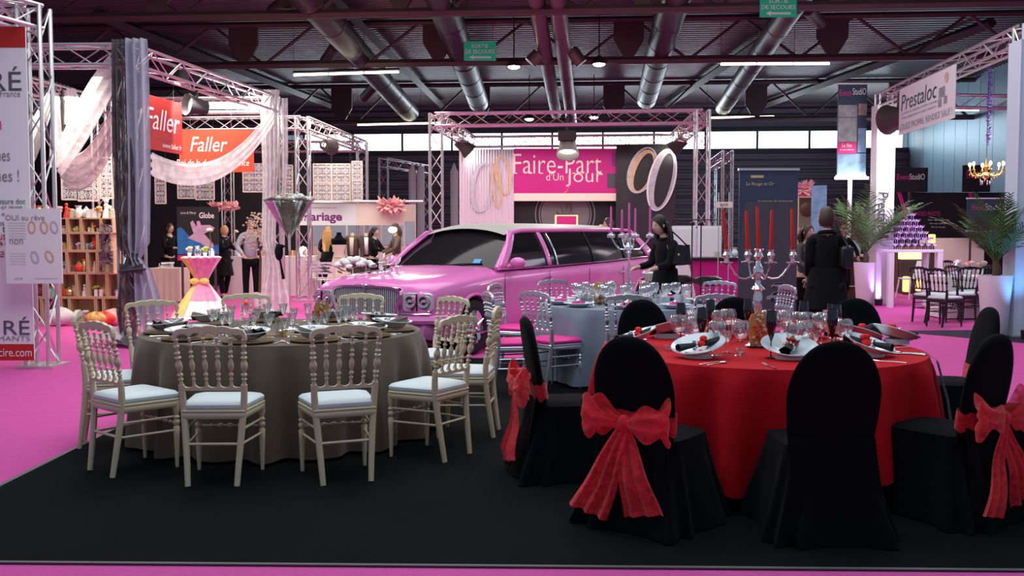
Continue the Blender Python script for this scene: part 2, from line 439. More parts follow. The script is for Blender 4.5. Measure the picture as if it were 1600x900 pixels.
duct(PT(832,-30,20), PT(869,178,37), .20, 'left one of two thin pipes along the roof centre', 'pipe_metal', 'roof_pipe')
duct(PT(868,-30,20), PT(893,190,37), .20, 'right one of two thin pipes along the roof centre', 'pipe_metal', 'roof_pipe')
for a, b, lab in (((448,2,22),(426,18,24.5),'top left of the roof'),((525,72,27),(508,97,29),'beside the left duct'),((590,128,32),(570,152,34),'by the end of the left duct'),((1262,14,24),(1281,36,26),'right of the second exit sign')):
    tag(G().tube([PT(*a), PT(*b)], .17, 12).build('air_nozzle', 'brown_steel'), 'stubby round air nozzle '+lab, 'air nozzle')
g = G().tube([PT(841,84,26), PT(828,98,26)], .17, 12)
tag(g.build('air_nozzle', 'pipe_metal'), 'stubby lamp tube hanging left of the centre pipes', 'air nozzle')
tag(G().tube([PT(893,78,26), PT(909,99,26)], .17, 12).build('air_nozzle', 'pipe_metal'), 'stubby lamp tube hanging right of the centre pipes', 'air nozzle')

def tube_light(px0, px1, py, d, label, n=3, py1=None):
    p0 = PT(px0, py, d); p1 = PT(px1, py1 if py1 is not None else py, d); t = T('tube_light', label, 'ceiling light', p0, 0, 'tube lights on the roof trusses'); v = p1-p0
    G().tube([(0,0,.06), (v.x,v.y,v.z+.06)], .05, 4).build('light_housing', 'dark_steel', t, smooth=False)
    for k in range(n):
        a = v*((k+.02)/n); b = v*((k+.98)/n)
        a = v*((k+.02)/n); G().tube([a+Vector((0,0,.06)), (a.x,a.y,ZC-p0.z)], .006, 4).build('hanging_wire', 'dark_steel', t)
        G().tube([a, b], .036, 8).build('light_tube', 'lit_tube', t)
tube_light(458, 624, 117, 26.9, 'long lit tube light row at upper left, nearer truss', 3, 112)
tube_light(1125, 1297, 100, 26.9, 'long lit tube light row at upper right, nearer truss', 3, 99)
tube_light(558, 690, 195, 38, 'thin lit tube light row far left above windows', 4, 192)
tube_light(1104, 1210, 184, 38, 'thin lit tube light row far right above windows', 3, 182)
tube_light(1440, 1530, 172, 36, 'faint tube light row behind the hanging white sign', 2)
for px, py, d, lab in ((803,104,27,'left of the centre pipes'),(936,100,27,'right of the centre pipes'),(827,186,37,'above the magenta banner, left'),(928,183,37,'above the magenta banner, right')):
    t = T('hall_lamp', 'small bright roof lamp '+lab, 'ceiling light', PT(px,py,d))
    G().lathe([(.06,.22),(.08,.2),(.20,.03),(.21,0)], 16).build('lamp_housing', 'dark_steel', t)
    G().tube([(0,0,.2),(0,0,ZC-PT(px,py,d).z)], .02, 6).build('hanging_rod', 'dark_steel', t)
    G().ell((0,0,.0), (.17,.17,.07)).build('lamp_lens', 'lamp_white', t)

# truss frames of the stands ------------------------------------------------
def truss_seg(name, a, b, parent, w=.27, step=.42, chord=.024, lace=.011, m='aluminium'):
    a = Vector(a); b = Vector(b); d = b-a; L = d.length; d.normalize()
    if abs(d.z) > .9: u = Vector((1,0,0)); v = Vector((0,1,0))
    else: v = Vector((0,0,1)); u = d.cross(v).normalized()
    u = (u-d*u.dot(d)).normalized(); v = d.cross(u)
    h = w/2; g = G(); cs = [(h,h),(-h,h),(-h,-h),(h,-h)]
    for p, q in cs: g.tube([a+u*p+v*q, b+u*p+v*q], chord, 6)
    o = g.build(name, m, parent)
    n = max(2, int(round(L/step))); g = G()
    for k in range(4):
        p0, q0 = cs[k]; p1, q1 = cs[(k+1) % 4]
        g.tube([a+d*(L*i/n)+(u*p0+v*q0 if i % 2 == k % 2 else u*p1+v*q1) for i in range(n+1)], lace, 4)
    g.build('bracing', m, o); return o
def truss_frame(label, cols, beams, H, w=.27, step=.42):
    o = T('truss_frame', label, 'stand frame', (cols[0][0], cols[0][1], 0)); B = Vector((cols[0][0], cols[0][1], 0))
    for x, y in cols:
        truss_seg('column', Vector((x,y,.03))-B, Vector((x,y,H))-B, o, w, step)
        G().box((x-B.x, y-B.y, .015), (w*1.7, w*1.7, .03)).build('base_plate', 'aluminium', o, smooth=False)
    for a, b in beams:
        truss_seg('beam', Vector((a[0],a[1],H-w/2))-B, Vector((b[0],b[1],H-w/2))-B, o, w, step)
    return o
# far left frame
truss_frame('tall aluminium truss frame at left edge behind the white jeweller banner', [(X(63,10.9),10.9)], [((X(63,10.9),10.9),(-8,11.4)),((X(63,10.9),10.9),(-6.1,8.6))], 4.05, .25)
# draped stand
C1 = (X(207,13.4),13.4); C2 = (X(430,18.4),18.4); C3 = (-7.9,18.6); C4 = (-8.3,13.5)
truss_frame('aluminium truss frame of the draped sweets stand at left', [C1, C2, C3, C4], [(C1,C2),(C2,C3),(C3,C4),(C4,C1)], 4.1)
D1 = (X(475,21.8),21.8); D2 = (X(567,27.5),27.5); D3 = (-8.2,27.8); D4 = (-8.8,22.2)
truss_frame('aluminium truss frame in front of the wedding fashion stand', [D1, D2, D3, D4], [(D1,D2),(D2,D3),(D4,D1)], 4.15)
E1 = (X(682,21.2),21.2); E2 = (X(1095,20.6),20.6); E3 = (X(1050,26),25.6); E4 = (X(735,26),26.2)
truss_frame('aluminium truss frame around the magenta banner stand', [E1, E2], [(E1,E2),(E2,E3),(E3,E4),(E4,E1)], 4.15)
F1 = (X(1376,21),21); F2 = (X(1590,14.2)+.05,14.2); F3 = (F1[0]+5, 21.6); F4 = (F2[0]+4.5,14.6)
truss_frame('aluminium truss frame of the white plant and party hire stand at right', [F1, F2], [(F1,F2),(F1,F3),(F2,F4)], 4.55)
K1 = (X(600,34),34); K2 = (X(668,38),38)
truss_frame('small far aluminium truss frame between two stands', [K1, K2], [(K1,K2)], 4.2, .3, .5)
truss_frame('far aluminium truss frame right of the black ring poster', [(X(1135,31),31), (X(1110,36),36)], [((X(1135,31),31),(X(1110,36),36))], 4.2, .3, .5)
for px, lab in ((658, 'left of the other post'), (645, 'beside the small far frame'), (710, 'left of the white ring backdrop')):
    tag(G().tube([(X(px,33),33,0),(X(px,33),33,3.7)], .13, 12).tube([(X(px,33),33,3.7),(X(px,33),33,3.95)], [.1,.02], 8).build('pavilion_post', 'matt_white'), 'far pale round post '+lab, 'post')

# ================================================================ carpets
cl = [(-4.6,4.38),(-3.0,4.33),(0,4.25),(4.5,4.15),(6,4.12),(3.9,6.2),(3.6,7.2),(3.2,9.5),(3.3,11.4),(-.6,11.4),(-3.15,7.6),(-3.0,5.7)]
cl = [(-3.03,4.33),(4.5,4.15),(4.5,6.25),(3.2,7.3),(3.0,11.6),(-3.05,11.6)]
def carpet(name, poly, m, label, th=.008):
    n = len(poly); o = G().add([(x,y,.001) for x,y in poly]+[(x,y,th) for x,y in poly], [tuple(range(n,2*n))]+[(i,(i+1)%n,n+(i+1)%n,n+i) for i in range(n)]).build(name, m, smooth=False)
    return tag(o, label, 'carpet')
carpet('carpet', [(X(-30,5.7)-.35,4.33),(4.6,4.15),(4.8,6.0),(3.3,7.2),(3.1,11.6),(-3.1,11.6),(-3.05,5.5),(-3.3,4.33)][1:] , 'black_carpet', 'large black carpet under the dressed tables in front')
carpet('carpet', [(X(1370,15.6),14.9),(9.5,9.9),(12,9.9),(13,15.6)], 'grey_carpet', 'dark grey carpet under the black chairs at right')
def strip(a, b, w, label):
    a = Vector(a+(.009,)); b = Vector(b+(.009,)); d = (b-a).normalized(); s = Vector((-d.y,d.x,0))*w/2
    tag(G().box((a+b)/2, ((b-a).length, w, .006), Matrix.Rotation(math.atan2(d.y,d.x),3,'Z')).build('edging_strip', 'carpet_tape', smooth=False), label, 'edging strip')
strip((-3.3,4.33), (4.6,4.15), .02, 'thin grey tape along the front edge of the black carpet')
strip((-3.3,4.33), (-3.05,5.5), .03, 'thin grey tape at the front left corner of black carpet')
strip((-3.05,5.5), (-3.1,11.6), .03, 'thin grey tape along the left edge of the black carpet')
# ================================================================ chairs
def bead_profile(z0, z1, r, beads, neck=.55):
    """turned spindle outline from z0 to z1 with rings"""
    out = [(r*.9, z0)]; L = z1-z0
    for c, w, k in beads:
        out += [(r*neck, z0+L*(c-w)), (r*k*.9, z0+L*(c-w*.45)), (r*k, z0+L*c), (r*k*.9, z0+L*(c+w*.45)), (r*neck, z0+L*(c+w))]
    return out+[(r*.9, z1)]
def spindle_pts(g, p0, p1, r, beads, n=8):
    prof = bead_profile(0, 1, r, beads); p0 = Vector(p0); p1 = Vector(p1)
    g.tube([p0.lerp(p1, z) for _, z in prof], [q for q, _ in prof], n); return g
BEADS = [(.12,.03,1.0),(.22,.04,1.15),(.42,.13,1.35),(.60,.035,1.2),(.70,.035,1.1),(.85,.04,1.1)]
def napoleon_chair(label, paint, cushion, group):
    t = T('napoleon_chair', label, 'chair', (0,0,0), 0, group)
    yb = lambda z: .055 + (0 if z < .5 else -(z-.5)*.16)
    for s in (-1, 1):
        pts = [(.145*s,.0,.0),(.152*s,.018,.12),(.163*s,.040,.28),(.175*s,.055,.44),(.182*s,.052,.52),(.186*s,.045,.60)]
        g = G().tube(pts, [.017,.019,.021,.022,.021,.019], 8)
        spindle_pts(g, (.186*s,.045,.60), (.200*s,yb(.87),.875), .017, BEADS)
        g.build('leg', paint, t)
        g = G(); prof = [(.011,0),(.012,.02),(.019,.20),(.021,.26),(.013,.27),(.022,.285),(.022,.30),(.014,.31),(.022,.325),(.014,.34),(.023,.37),(.021,.43)]
        g.lathe(prof, 10, (.20*s,.405,0)); g.build('leg', paint, t)
        G().tube([(.160*s,.038,.24),(.20*s,.405,.24)], .008, 6).build('stretcher', paint, t)
        G().tube([(.168*s,.045,.33),(.20*s,.405,.33)], .008, 6).build('stretcher', paint, t)
    g = G(); spindle_pts(g, (-.20,.405,.285), (.20,.405,.285), .010, [(.2,.03,1.2),(.35,.05,1.5),(.5,.06,1.5),(.65,.05,1.5),(.8,.03,1.2)]); g.build('stretcher', paint, t)
    G().tube([(-.162,.037,.245),(.162,.037,.245)], .009, 6).build('stretcher', paint, t)
    # seat frame
    def rr(w0, w1, y0, y1, q=.05, n=5):
        out = []
        for cx, cy, a0 in ((w1-q,y1-q,0),(-w1+q,y1-q,90),(-w0+q*.4,y0+q*.4,180),(w0-q*.4,y0+q*.4,270)):
            r = q if cy > .2 else q*.4
            for i in range(n): a = math.radians(a0+90*i/(n-1)); out.append((cx+r*cos(a), cy+r*sin(a)))
        return out
    o1 = rr(.192,.226,.03,.430); n = len(o1); g = G()
    vs = []; lv = [(.395,.97),(.405,1),(.425,1),(.432,.985),(.442,1.01),(.450,.99)]
    for z, k in lv: vs += [(x*k,(y-.23)*k+.23,z) for x, y in o1]
    g.add(vs, [(i*n+k, i*n+(k+1)%n, (i+1)*n+(k+1)%n, (i+1)*n+k) for i in range(len(lv)-1) for k in range(n)]+[tuple(range(n-1,-1,-1)), tuple((len(lv)-1)*n+k for k in range(n))])
    g.build('seat_frame', paint, t)
    g = G(); vs = []; lv = [(.450,.95),(.462,1.0),(.478,1.0),(.492,.93),(.502,.75),(.507,.4),(.508,.05)]
    for z, k in lv: vs += [(x*k*.985,(y-.235)*k*.985+.24,z) for x, y in o1]
    g.add(vs, [(i*n+k, i*n+(k+1)%n, (i+1)*n+(k+1)%n, (i+1)*n+k) for i in range(len(lv)-1) for k in range(n)]+[tuple(range(n-1,-1,-1)), tuple((len(lv)-1)*n+k for k in range(n))])
    g.build('cushion', cushion, t)
    # back: crest rail with scalloped underside
    N = 50; top = []; bot = []
    for i in range(N+1):
        u = i/N; x = -.218+.436*u; e = min(u, 1-u)
        zt = .925+.030*sin(PI*u)+.006*abs(sin(PI*5*u))
        if e < .05: zt -= .03*(1-e/.05)**2
        k = (x+.20)/.40*5; fr = k-math.floor(k) if 0 <= k <= 5 else 0
        zb = .868+.036*math.sqrt(max(0, 1-(2*fr-1)**2)) if 0 < k < 5 else .868
        top.append((x, zt)); bot.append((x, zb+.012*sin(PI*u)))
    o = G().prism(top+bot[::-1], -.013, .013).xf(Matrix.Translation((0, yb(.9), 0))).build('crest_rail', paint, t, smooth=False, bevel=.004)
    top = []; bot = []
    for i in range(N+1):
        u = i/N; x = -.182+.364*u; k = (x+.182)/.364*5; fr = k-math.floor(k)
        zt = .618-.034*math.sqrt(max(0, 1-(2*fr-1)**2)); top.append((x, zt)); bot.append((x, .566))
    G().prism(top+bot[::-1], -.011, .011).xf(Matrix.Translation((0, .046, 0))).build('lower_rail', paint, t, smooth=False)
    for i in range(1, 5):
        a = -.184+.368*i/5; b = -.20+.40*i/5
        g = G(); spindle_pts(g, (a,.045,.60), (b,yb(.87),.885), .0125, BEADS); g.build('spindle', paint, t)
    return t
def face(px, py):  return math.atan2(-px, py)      # local +y towards (px,py)
TL = Vector((-1.73,7.25,0)); TR = Vector((1.585,6.12,0)); TG = Vector((1.25,10.1,0))
beige = napoleon_chair('x', 'beige_paint', 'white_vinyl', 'beige chairs round the brown table')
for x, y, fx, fy, lab in (
  (-1.78,5.63,-.02,1,'beige turned chair, front left of brown table, back square to us'),
  (-.99,5.70,-.40,1,'beige turned chair, front right of brown table, back turned slightly left'),
  (-.365,6.36,-1.0,.62,'beige chair with full white seat visible at right of brown table'),
  (-.12,7.15,-1.0,.12,'beige chair seen edge on, behind the chair with full white seat'),
  (-.52,8.35,-1.1,-1.0,'beige chair at back right of brown table, in front of the car headlight'),
  (-1.38,8.75,-.2,-1.5,'beige chair behind brown table, in front of car grille'),
  (-2.42,8.72,.45,-1.5,'beige chair behind brown table, left of the tall flower vase'),
  (-2.95,7.85,.75,-1.0,'beige chair at back left of brown table, seen before the black drape foot'),
  (-3.07,6.78,1.3,.42,'beige chair at far left of brown table, hidden behind its neighbour'),
  (-2.57,5.93,.68,.80,'beige chair front left with white seat, standing at the black carpet edge')):
    place(beige, lab, (x,y,.009), face(fx,fy))
silver = napoleon_chair('x', 'silver_paint', 'pink_vinyl', 'silver chairs round the blue grey table')
for x, y, fx, fy, lab in (
  (.22,9.15,.9,.75,'silver chair with bright pink cushion before the blue grey table'),
  (-.22,9.05,1,.25,'silver chair with pink seat, left of the one before blue grey table'),
  (-.18,10.6,1,-.35,'silver chair at left of blue grey table, by the car wheel'),
  (.50,11.55,.6,-1,'silver chair behind the blue grey table, beside the pink car flank'),
  (1.05,8.62,.1,1,'silver chair half hidden behind the black covered chair'),
  (1.85,8.72,-.3,1,'silver chair right front of the blue grey table'),
  (2.42,11.2,-.8,-1,'silver chair behind the blue grey table, before the magenta counter'),
  (2.95,10.3,-1.4,-.2,'silver chair at right end of blue grey table, before the navy banner')):
    place(silver, lab, (x,y,.009 if y < 11.2 else .009), face(fx,fy))
blackn = napoleon_chair('x', 'black_gloss', 'white_vinyl', 'black chairs round the white table at right')
for i, (px, py, fx, fy, lab) in enumerate((
  (1437,505,1,.35,'first black turned chair from the left at right stand'),
  (1462,512,.9,.5,'black turned chair just right of the leftmost one'),
  (1490,500,1,.2,'black turned chair in the middle, right stand'),
  (1515,505,-.2,1,'black turned chair right of the middle one at right stand'),
  (1545,500,-.5,1,'rightmost black turned chair, beside the big white pot'),
  (1480,478,.6,-1,'black turned chair on the far side of the white table'))):
    d = 2250/(py-367); place(blackn, lab, (X(px,d),d,.009), face(fx,fy))

# black covered chairs -------------------------------------------------------
def oval_w(z):      # half width of the back, by height
    if z > .70: return .232*math.sqrt(max(0, 1-((z-.70)/.285)**2))**.93
    return .232-.030*((.70-z)/.28)**1.5 if z > .42 else .202
def covered_chair(label, seed):
    rnd = random.Random(seed); ph = rnd.random()*6
    t = T('covered_chair', label, 'chair', (0,0,0), 0, 'black covered chairs round the red table')
    # back: stretched oval cover, a little pillowy
    def fn(u, v):
        a = 2*PI*u; z = .42+.565*(.5-.5*cos(PI*v)); w = oval_w(z); th = .035*min(1, (w/.12))
        y = -(z-.45)*.17
        ca, sa = cos(a), sin(a)
        px = w*math.copysign(abs(ca)**.75, ca); py = th*math.copysign(abs(sa)**.8, sa)
        return Vector((px, y+py, z))
    G().grid(fn, 28, 22, cu=True).build('backrest_cover', 'black_cloth', t)
    # seat and skirt to the floor
    def ring(a, k, e):
        ca, sa = cos(a), sin(a); hw = .215+e; hd = .23+e
        return Vector((hw*math.copysign(abs(ca)**.45, ca), .20+hd*math.copysign(abs(sa)**.45, sa), 0))
    def sk(u, v):
        a = 2*PI*u
        if v < .25:
            k = v/.25; p = ring(a, 0, 0); c = Vector((0,.2,0)); q = c+(p-c)*(.02+.98*k); return Vector((q.x, q.y, .475-.022*k**5))
        k = (v-.25)/.75; back = max(0, -sin(a))
        fold = (.5+.5*sin(a*11+ph+1.3*sin(a*3)))**1.4*.065*k**1.1 + .02*sin(a*5+ph)*k
        p = ring(a, 0, .075*k**1.3+fold*.8+back*.05*k)
        sag = .012*sin(7*a+ph)*k
        return Vector((p.x, p.y+back*.0, .453*(1-k)+.012+sag*.3 if k < 1 else .006))
    G().grid(sk, 150, 16, cu=True).build('skirt_cover', 'black_cloth', t)
    # back panel gathering hanging below the oval
    def bp(u, v):
        x = -.205+.41*u; z = .50*(1-v)+.01; fl = 1+.28*v**1.4
        y = -.045-.075*v-.02*sin(x*40+ph)*v-.012*sin(x*19+ph*2)*v
        slit = .035*math.exp(-(x/.035)**2)*v
        return Vector((x*fl, y+slit, z))
    G().grid(bp, 50, 12).build('back_panel', 'black_cloth', t, solid=.006)
    return t
def bow(t, seed, tilt=0.0, one_loop=False):
    """organza sash round the back with a bow tied behind, side -y"""
    rnd = random.Random(seed); b = G()
    def band(u, v):
        a = 2*PI*u; z = .545+.10*(v-.5)+.01*sin(a*3); w = oval_w(z)+.010; yy = -(z-.45)*.17
        ca, sa = cos(a), sin(a)
        return Vector((w*math.copysign(abs(ca)**.75, ca), yy+.052*math.copysign(abs(sa)**.8, sa), z+.012*sin(9*a+5*v)*.5))
    o = G().grid(band, 48, 5, cu=True).build('sash', 'red_organza', t)
    by = -.095
    for s in (-1, 1):
        L = .235+rnd.random()*.03; up = (.07+rnd.random()*.05)*(1 if s < 0 else .9); ph = rnd.random()*6; dz = .0 if s < 0 else .01
        def lp(u, v, s=s, L=L, up=up, ph=ph):
            a = 2*PI*u                       # a loop of ribbon, broad at its middle
            r = .5-.5*cos(a); x = s*L*r; yy = .045*sin(a)
            wz = .02+.115*r**.75; z = .555+(v-.5)*2*wz*(.75+.25*sin(3*a+ph)) + up*.25*r + .012*sin(9*v+5*a+ph)*r
            return Vector((x, by-.03+yy-.02*sin(PI*v)*r+.008*sin(16*v+ph)*r, z+tilt*s*r))
        G().grid(lp, 36, 12, cu=True).build('bow_loop', 'red_organza', t)
        ex = s*(.14+.03*rnd.random()) - .02; 
        def tl(u, v, s=s, ex=ex, ph=ph):
            k = v; w = .03+.085*k**.8
            x = ex*k**1.1+(u-.5)*2*w; z = .545-.43*k - (.03 if s < 0 else 0)*k + .05*(u-.5)*s*k
            y = by-.045-.05*k+.014*sin(u*17+ph)*(.3+k)+.01*sin(8*k+ph)
            return Vector((x, y, z))
        G().grid(tl, 26, 16).build('bow_tail', 'red_organza', t)
    G().ell((0,by-.04,.55), (.035,.03,.045), 14, 10).build('bow_knot', 'red_organza', t)
def away(x, y, c=TR): return face(c.x-x, c.y-y)
for i, (x, y, rz, sash, lab) in enumerate((
  (.64,4.86,face(.75,1),1,'black covered chair with large red organza bow, front of red table'),
  (1.56,4.66,face(-.02,1),0,'black covered chair without bow, front centre before the red table'),
  (2.44,4.98,face(-.75,1),1,'black covered chair at right edge with long red bow, nearest right'),
  (3.28,6.75,face(-1,.1),2,'black covered chair at right of red table, seen over the pink carpet'),
  (2.70,7.62,face(-.8,-1),2,'black covered chair behind right end of the red table'),
  (1.82,7.75,face(0,-1),2,'low black oval chair back behind the centre of red table'),
  (1.05,7.45,face(.4,-1),2,'black covered chair behind red table, below pink candles'),
  (.17,5.95,face(1,.12),1,'black covered chair seen side on at left of the red table'),
  (3.32,5.55,face(-1,.35),0,'black covered chair cut off by the right edge of picture'))):
    t = covered_chair(lab, i*3+1); t.location = (x, y, .009); t.rotation_euler.z = rz if rz is not None else away(x, y)
    if sash == 1: bow(t, i+3)
    elif sash == 2:
        def band(u, v):
            a = 2*PI*u; z = .52+.10*(v-.5); w = oval_w(z)+.010; ca, sa = cos(a), sin(a)
            return Vector((w*math.copysign(abs(ca)**.75, ca), -(z-.45)*.17+.045*math.copysign(abs(sa)**.8, sa), z))
        G().grid(band, 40, 4, cu=True).build('sash', 'red_organza', t)

# ================================================================ tables
def round_table(c, r, h, m, name_lab, hem, folds, flare, seed, dips=0, cat_lab=''):
    rnd = random.Random(seed)
    t = T('round_table', 'round table hidden under the '+cat_lab, 'table', (c.x,c.y,.009))
    G().lathe([(0,h-.05),(r-.04,h-.05),(r-.04,h-.022),(0,h-.022)], 48).build('tabletop', 'light_wood', t)
    for k in range(4):
        a = PI/4+k*PI/2; G().tube([(.6*cos(a)*r,.6*sin(a)*r,0),(.6*cos(a)*r,.6*sin(a)*r,h-.036)], .02, 8).build('leg', 'dark_steel', t)
    ph = [rnd.random()*6 for _ in range(6)]; fk = folds
    def fn(u, v):
        a = 2*PI*u
        if v < .3:
            k = v/.3; return Vector((r*k*cos(a), r*k*sin(a), h+.010))
        k = (v-.3)/.7; kk = max(0, k-.04)/.96
        w = sin(fk*a+ph[0]+.9*sin(3*a+ph[1]))+.45*sin((fk*1.7)//1*a+ph[2])
        q = r+.012*min(1, k*20)+(flare+.060*(w))*kk**.6-.02*kk
        z = h+.010-(h-hem)*k - (0 if k else 0)
        if dips: z -= 0; 
        hz = hem + (dips*(.5-.5*cos(4*a+ph[3])) if dips else 0)
        z = (h+.002)-(h+.002-hz)*k + (.008 if k == 0 else 0)
        return Vector((q*cos(a), q*sin(a), z))
    o = G().grid(fn, 220, 31, cu=True).build('tablecloth', m); o.location = (c.x, c.y, 0)
    return tag(o, name_lab, 'tablecloth')
round_table(TL, 1.03, .765, 'taupe_cloth', 'brown taupe cloth draped to the floor over round table at left', .03, 17, .07, 1, cat_lab='brown taupe cloth')
round_table(TR, 1.00, .765, 'red_cloth', 'bright red cloth draped over the round table at right', .07, 15, .08, 2, dips=.14, cat_lab='bright red cloth')
round_table(TG, .95, .765, 'grey_cloth', 'blue grey cloth draped over the round table in the middle', .03, 14, .06, 3, cat_lab='blue grey cloth')
HT = .776
def put(c, a, r, z=HT): return Vector((c.x+r*cos(a), c.y+r*sin(a), z))
# ================================================================ tableware prototypes
def proto_plate(name, lab, m='porcelain', r=.155, foot=.0):
    g = G().lathe([(0,.006+foot),(r*.52,.006+foot),(r*.62,.014+foot),(r*.72,.030+foot),(r*.97,.040+foot),(r,.043+foot),(r*.985,.047+foot),(r*.72,.037+foot),(r*.60,.020+foot),(r*.5,.012+foot),(0,.011+foot)], 36)
    if foot: g.lathe([(r*.50,0),(r*.48,foot+.008),(r*.44,foot+.008),(r*.46,0)], 24)
    return tag(g.build(name, m), lab, 'plate')
def wine_glass(kind, lab, m='clear_glass'):
    t = T('wine_glass', lab, 'glass')
    if kind == 'balloon': st, br, bh = .100, .055, .112
    elif kind == 'goblet': st, br, bh = .085, .036, .085
    elif kind == 'small': st, br, bh = .065, .030, .070
    else: st, br, bh = .095, .034, .185
    G().lathe([(.034,0),(.034,.003),(.008,.008),(.004,.018),(.0035,st-.012),(.007,st-.002)], 16).build('stem', m, t)
    prof = []
    for i in range(12):
        k = i/11
        if kind == 'balloon': rr = br*math.sqrt(max(0, 1-(1-k*1.62)**2)) if k*1.62 < 2 else 0
        elif kind == 'flute': rr = br*min(1, (k*1.7)**.7)*(1-.45*max(0, k-.6))
        else: rr = br*(k**.5)*(1.0+.06*k)
        prof.append((max(.004, rr), st+bh*k))
    G().lathe(prof+[(prof[-1][0]-.0018, prof[-1][1])]+[(max(.002, q-.0018), z+.002) for q, z in prof[:-1][::-1]], 18, cap=False).build('bowl', m, t)
    return t
gl_bal = wine_glass('balloon', 'x', 'thick_glass'); gl_gob = wine_glass('goblet', 'x'); gl_small = wine_glass('small', 'x')
fl_black = wine_glass('flute', 'x', 'black_glass')
def tumbler():
    t = G().lathe([(0,.0),(.026,0),(.034,.10),(.032,.10),(.025,.006),(0,.006)], 14).build('tumbler', 'thick_glass')
    return tag(t, 'x', 'glass')
gl_tum = tumbler()
def cutlery(kind):
    t = T(kind, 'x', 'cutlery')
    G().tube([(0,-.10,.004),(0,-.02,.006),(0,.03,.004)], [.006,.0035,.004], 6, flat=.45).build('handle', 'cutlery_steel', t)
    if kind == 'fork':
        g = G().tube([(0,.03,.004),(0,.055,.004)], [.004,.011], 6, flat=.25)
        for k in range(4): g.tube([((k-1.5)*.006,.05,.004),((k-1.5)*.006,.10,.008)], .0016, 4)
        g.build('tines', 'cutlery_steel', t)
    elif kind == 'knife': G().tube([(0,.03,.004),(.002,.07,.004),(0,.125,.004)], [.005,.010,.003], 6, flat=.18).build('blade', 'cutlery_steel', t)
    else: G().ell((0,.065,.006), (.017,.03,.006), 12, 8).build('spoon_bowl', 'cutlery_steel', t)
    return t
forkp, knifep, spoonp = cutlery('fork'), cutlery('knife'), cutlery('spoon')
tail = T('x', 'x', 'x'); bpy.data.objects.remove(tail)

# --- left table: rattan charger, plate, olive napkin, goblets
charger = tag(G().lathe([(0,.002),(.10,.002),(.165,.006),(.175,.016),(.168,.022),(.15,.014),(.10,.009),(0,.008)], 40).build('charger', 'rattan'), 'x', 'charger plate')
plate_l = proto_plate('dinner_plate', 'x')
def napkin_olive():
    t = T('napkin', 'x', 'napkin')
    def fn(u, v):
        a = 2*PI*u; k = v; w = .010+.045*abs(k-.42)**.8*1.6
        return Vector((-.13+.27*k, w*cos(a)*(1+.25*sin(7*a+5*k)), .028+.62*w*(.6+sin(a))*(1+.3*sin(5*a+3*k))*.8))
    G().grid(fn, 24, 18, cu=True).build('folded_cloth', 'olive_napkin', t)
    g = G()
    for k in range(9): a = k*.7; g.ell((-.02+.018*cos(a),.018*sin(a),.06+.004*(k%3)), (.010,.010,.008), 6, 5)
    g.build('crystal_ring', 'crystal', t); return t
nap_o = napkin_olive()
def plate_deep():
    r = .150
    prof = [(0,.010),(.45,.010),(.58,.020),(.72,.044),(.86,.052),(1.0,.058),(.99,.063),(.84,.058),(.66,.046),(.5,.022),(.25,.018),(0,.018)]
    def fn(u, v):
        a = 2*PI*u; q, z = prof[int(round(v*11))]; return Vector((r*q*cos(a), r*q*sin(a), z+.012*q*(1+sin(a))))
    return tag(G().grid(fn, 40, 12, cu=True).build('dinner_plate', 'porcelain'), 'x', 'plate')
plate_d = plate_deep()
LW = ['front left','front','front right','right','back right','far right','far side','far left','left','near left']
angs_l = [-93,-62,-33,-3,38,76,112,148,195,-128]
nm_l = ['front chair square to us','front chair turned left','chair with full white seat','edge-on chair','chair before the headlight','chair before the grille','chair left of the tall vase','chair before the black drape','hidden far left chair','chair at the carpet edge']
for i, (ad, nm) in enumerate(zip(angs_l, nm_l)):
    a = math.radians(ad); e = a+PI/2+PI
    place(charger, 'woven gold brown charger in front of the '+nm, put(TL,a,.83,HT), a)
    place(plate_d, 'white plate on the brown table at the '+nm, put(TL,a,.83,HT+.012), a+PI/2)
    place(nap_o, 'olive brown folded napkin on plate at the '+nm, put(TL,a,.81,HT+.030), a+.9+random.uniform(-.4,.4), 'olive napkins on the brown table')
    for j, (dr, da, pr, kd) in enumerate(((.50,-.14,gl_gob,'larger goblet'),(.52,.10,gl_gob,'middle goblet'),(.46,.30,gl_small,'small goblet'))):
        place(pr, 'clear %s on brown table at the %s' % (kd, nm), put(TL,a+da,dr), random.random(), 'goblets on the brown table')
    if i % 2 == 0: place(gl_tum, 'small clear tumbler on brown table at the '+nm, put(TL,a+.2,.36), 0, 'tumblers on the brown table')
    place(forkp, 'steel fork on brown table at the '+nm, put(TL,a-.24,.86), a+PI/2, 'cutlery on the brown table')
    place(knifep, 'steel knife on brown table at the '+nm, put(TL,a+.24,.86), a+PI/2, 'cutlery on the brown table')
# gold runner mats at the centre of the brown table
for k in range(3):
    tag(G().box((0,0,.002), (.30,.22,.003)).build('gold_mat', 'rattan', smooth=False, loc=put(TL,-1.4+k*2.1,.30,HT)), ['gold mat near the front of the tall vase','gold mat right behind the tall vase','gold mat left behind the tall vase'][k], 'mat').rotation_euler.z = k
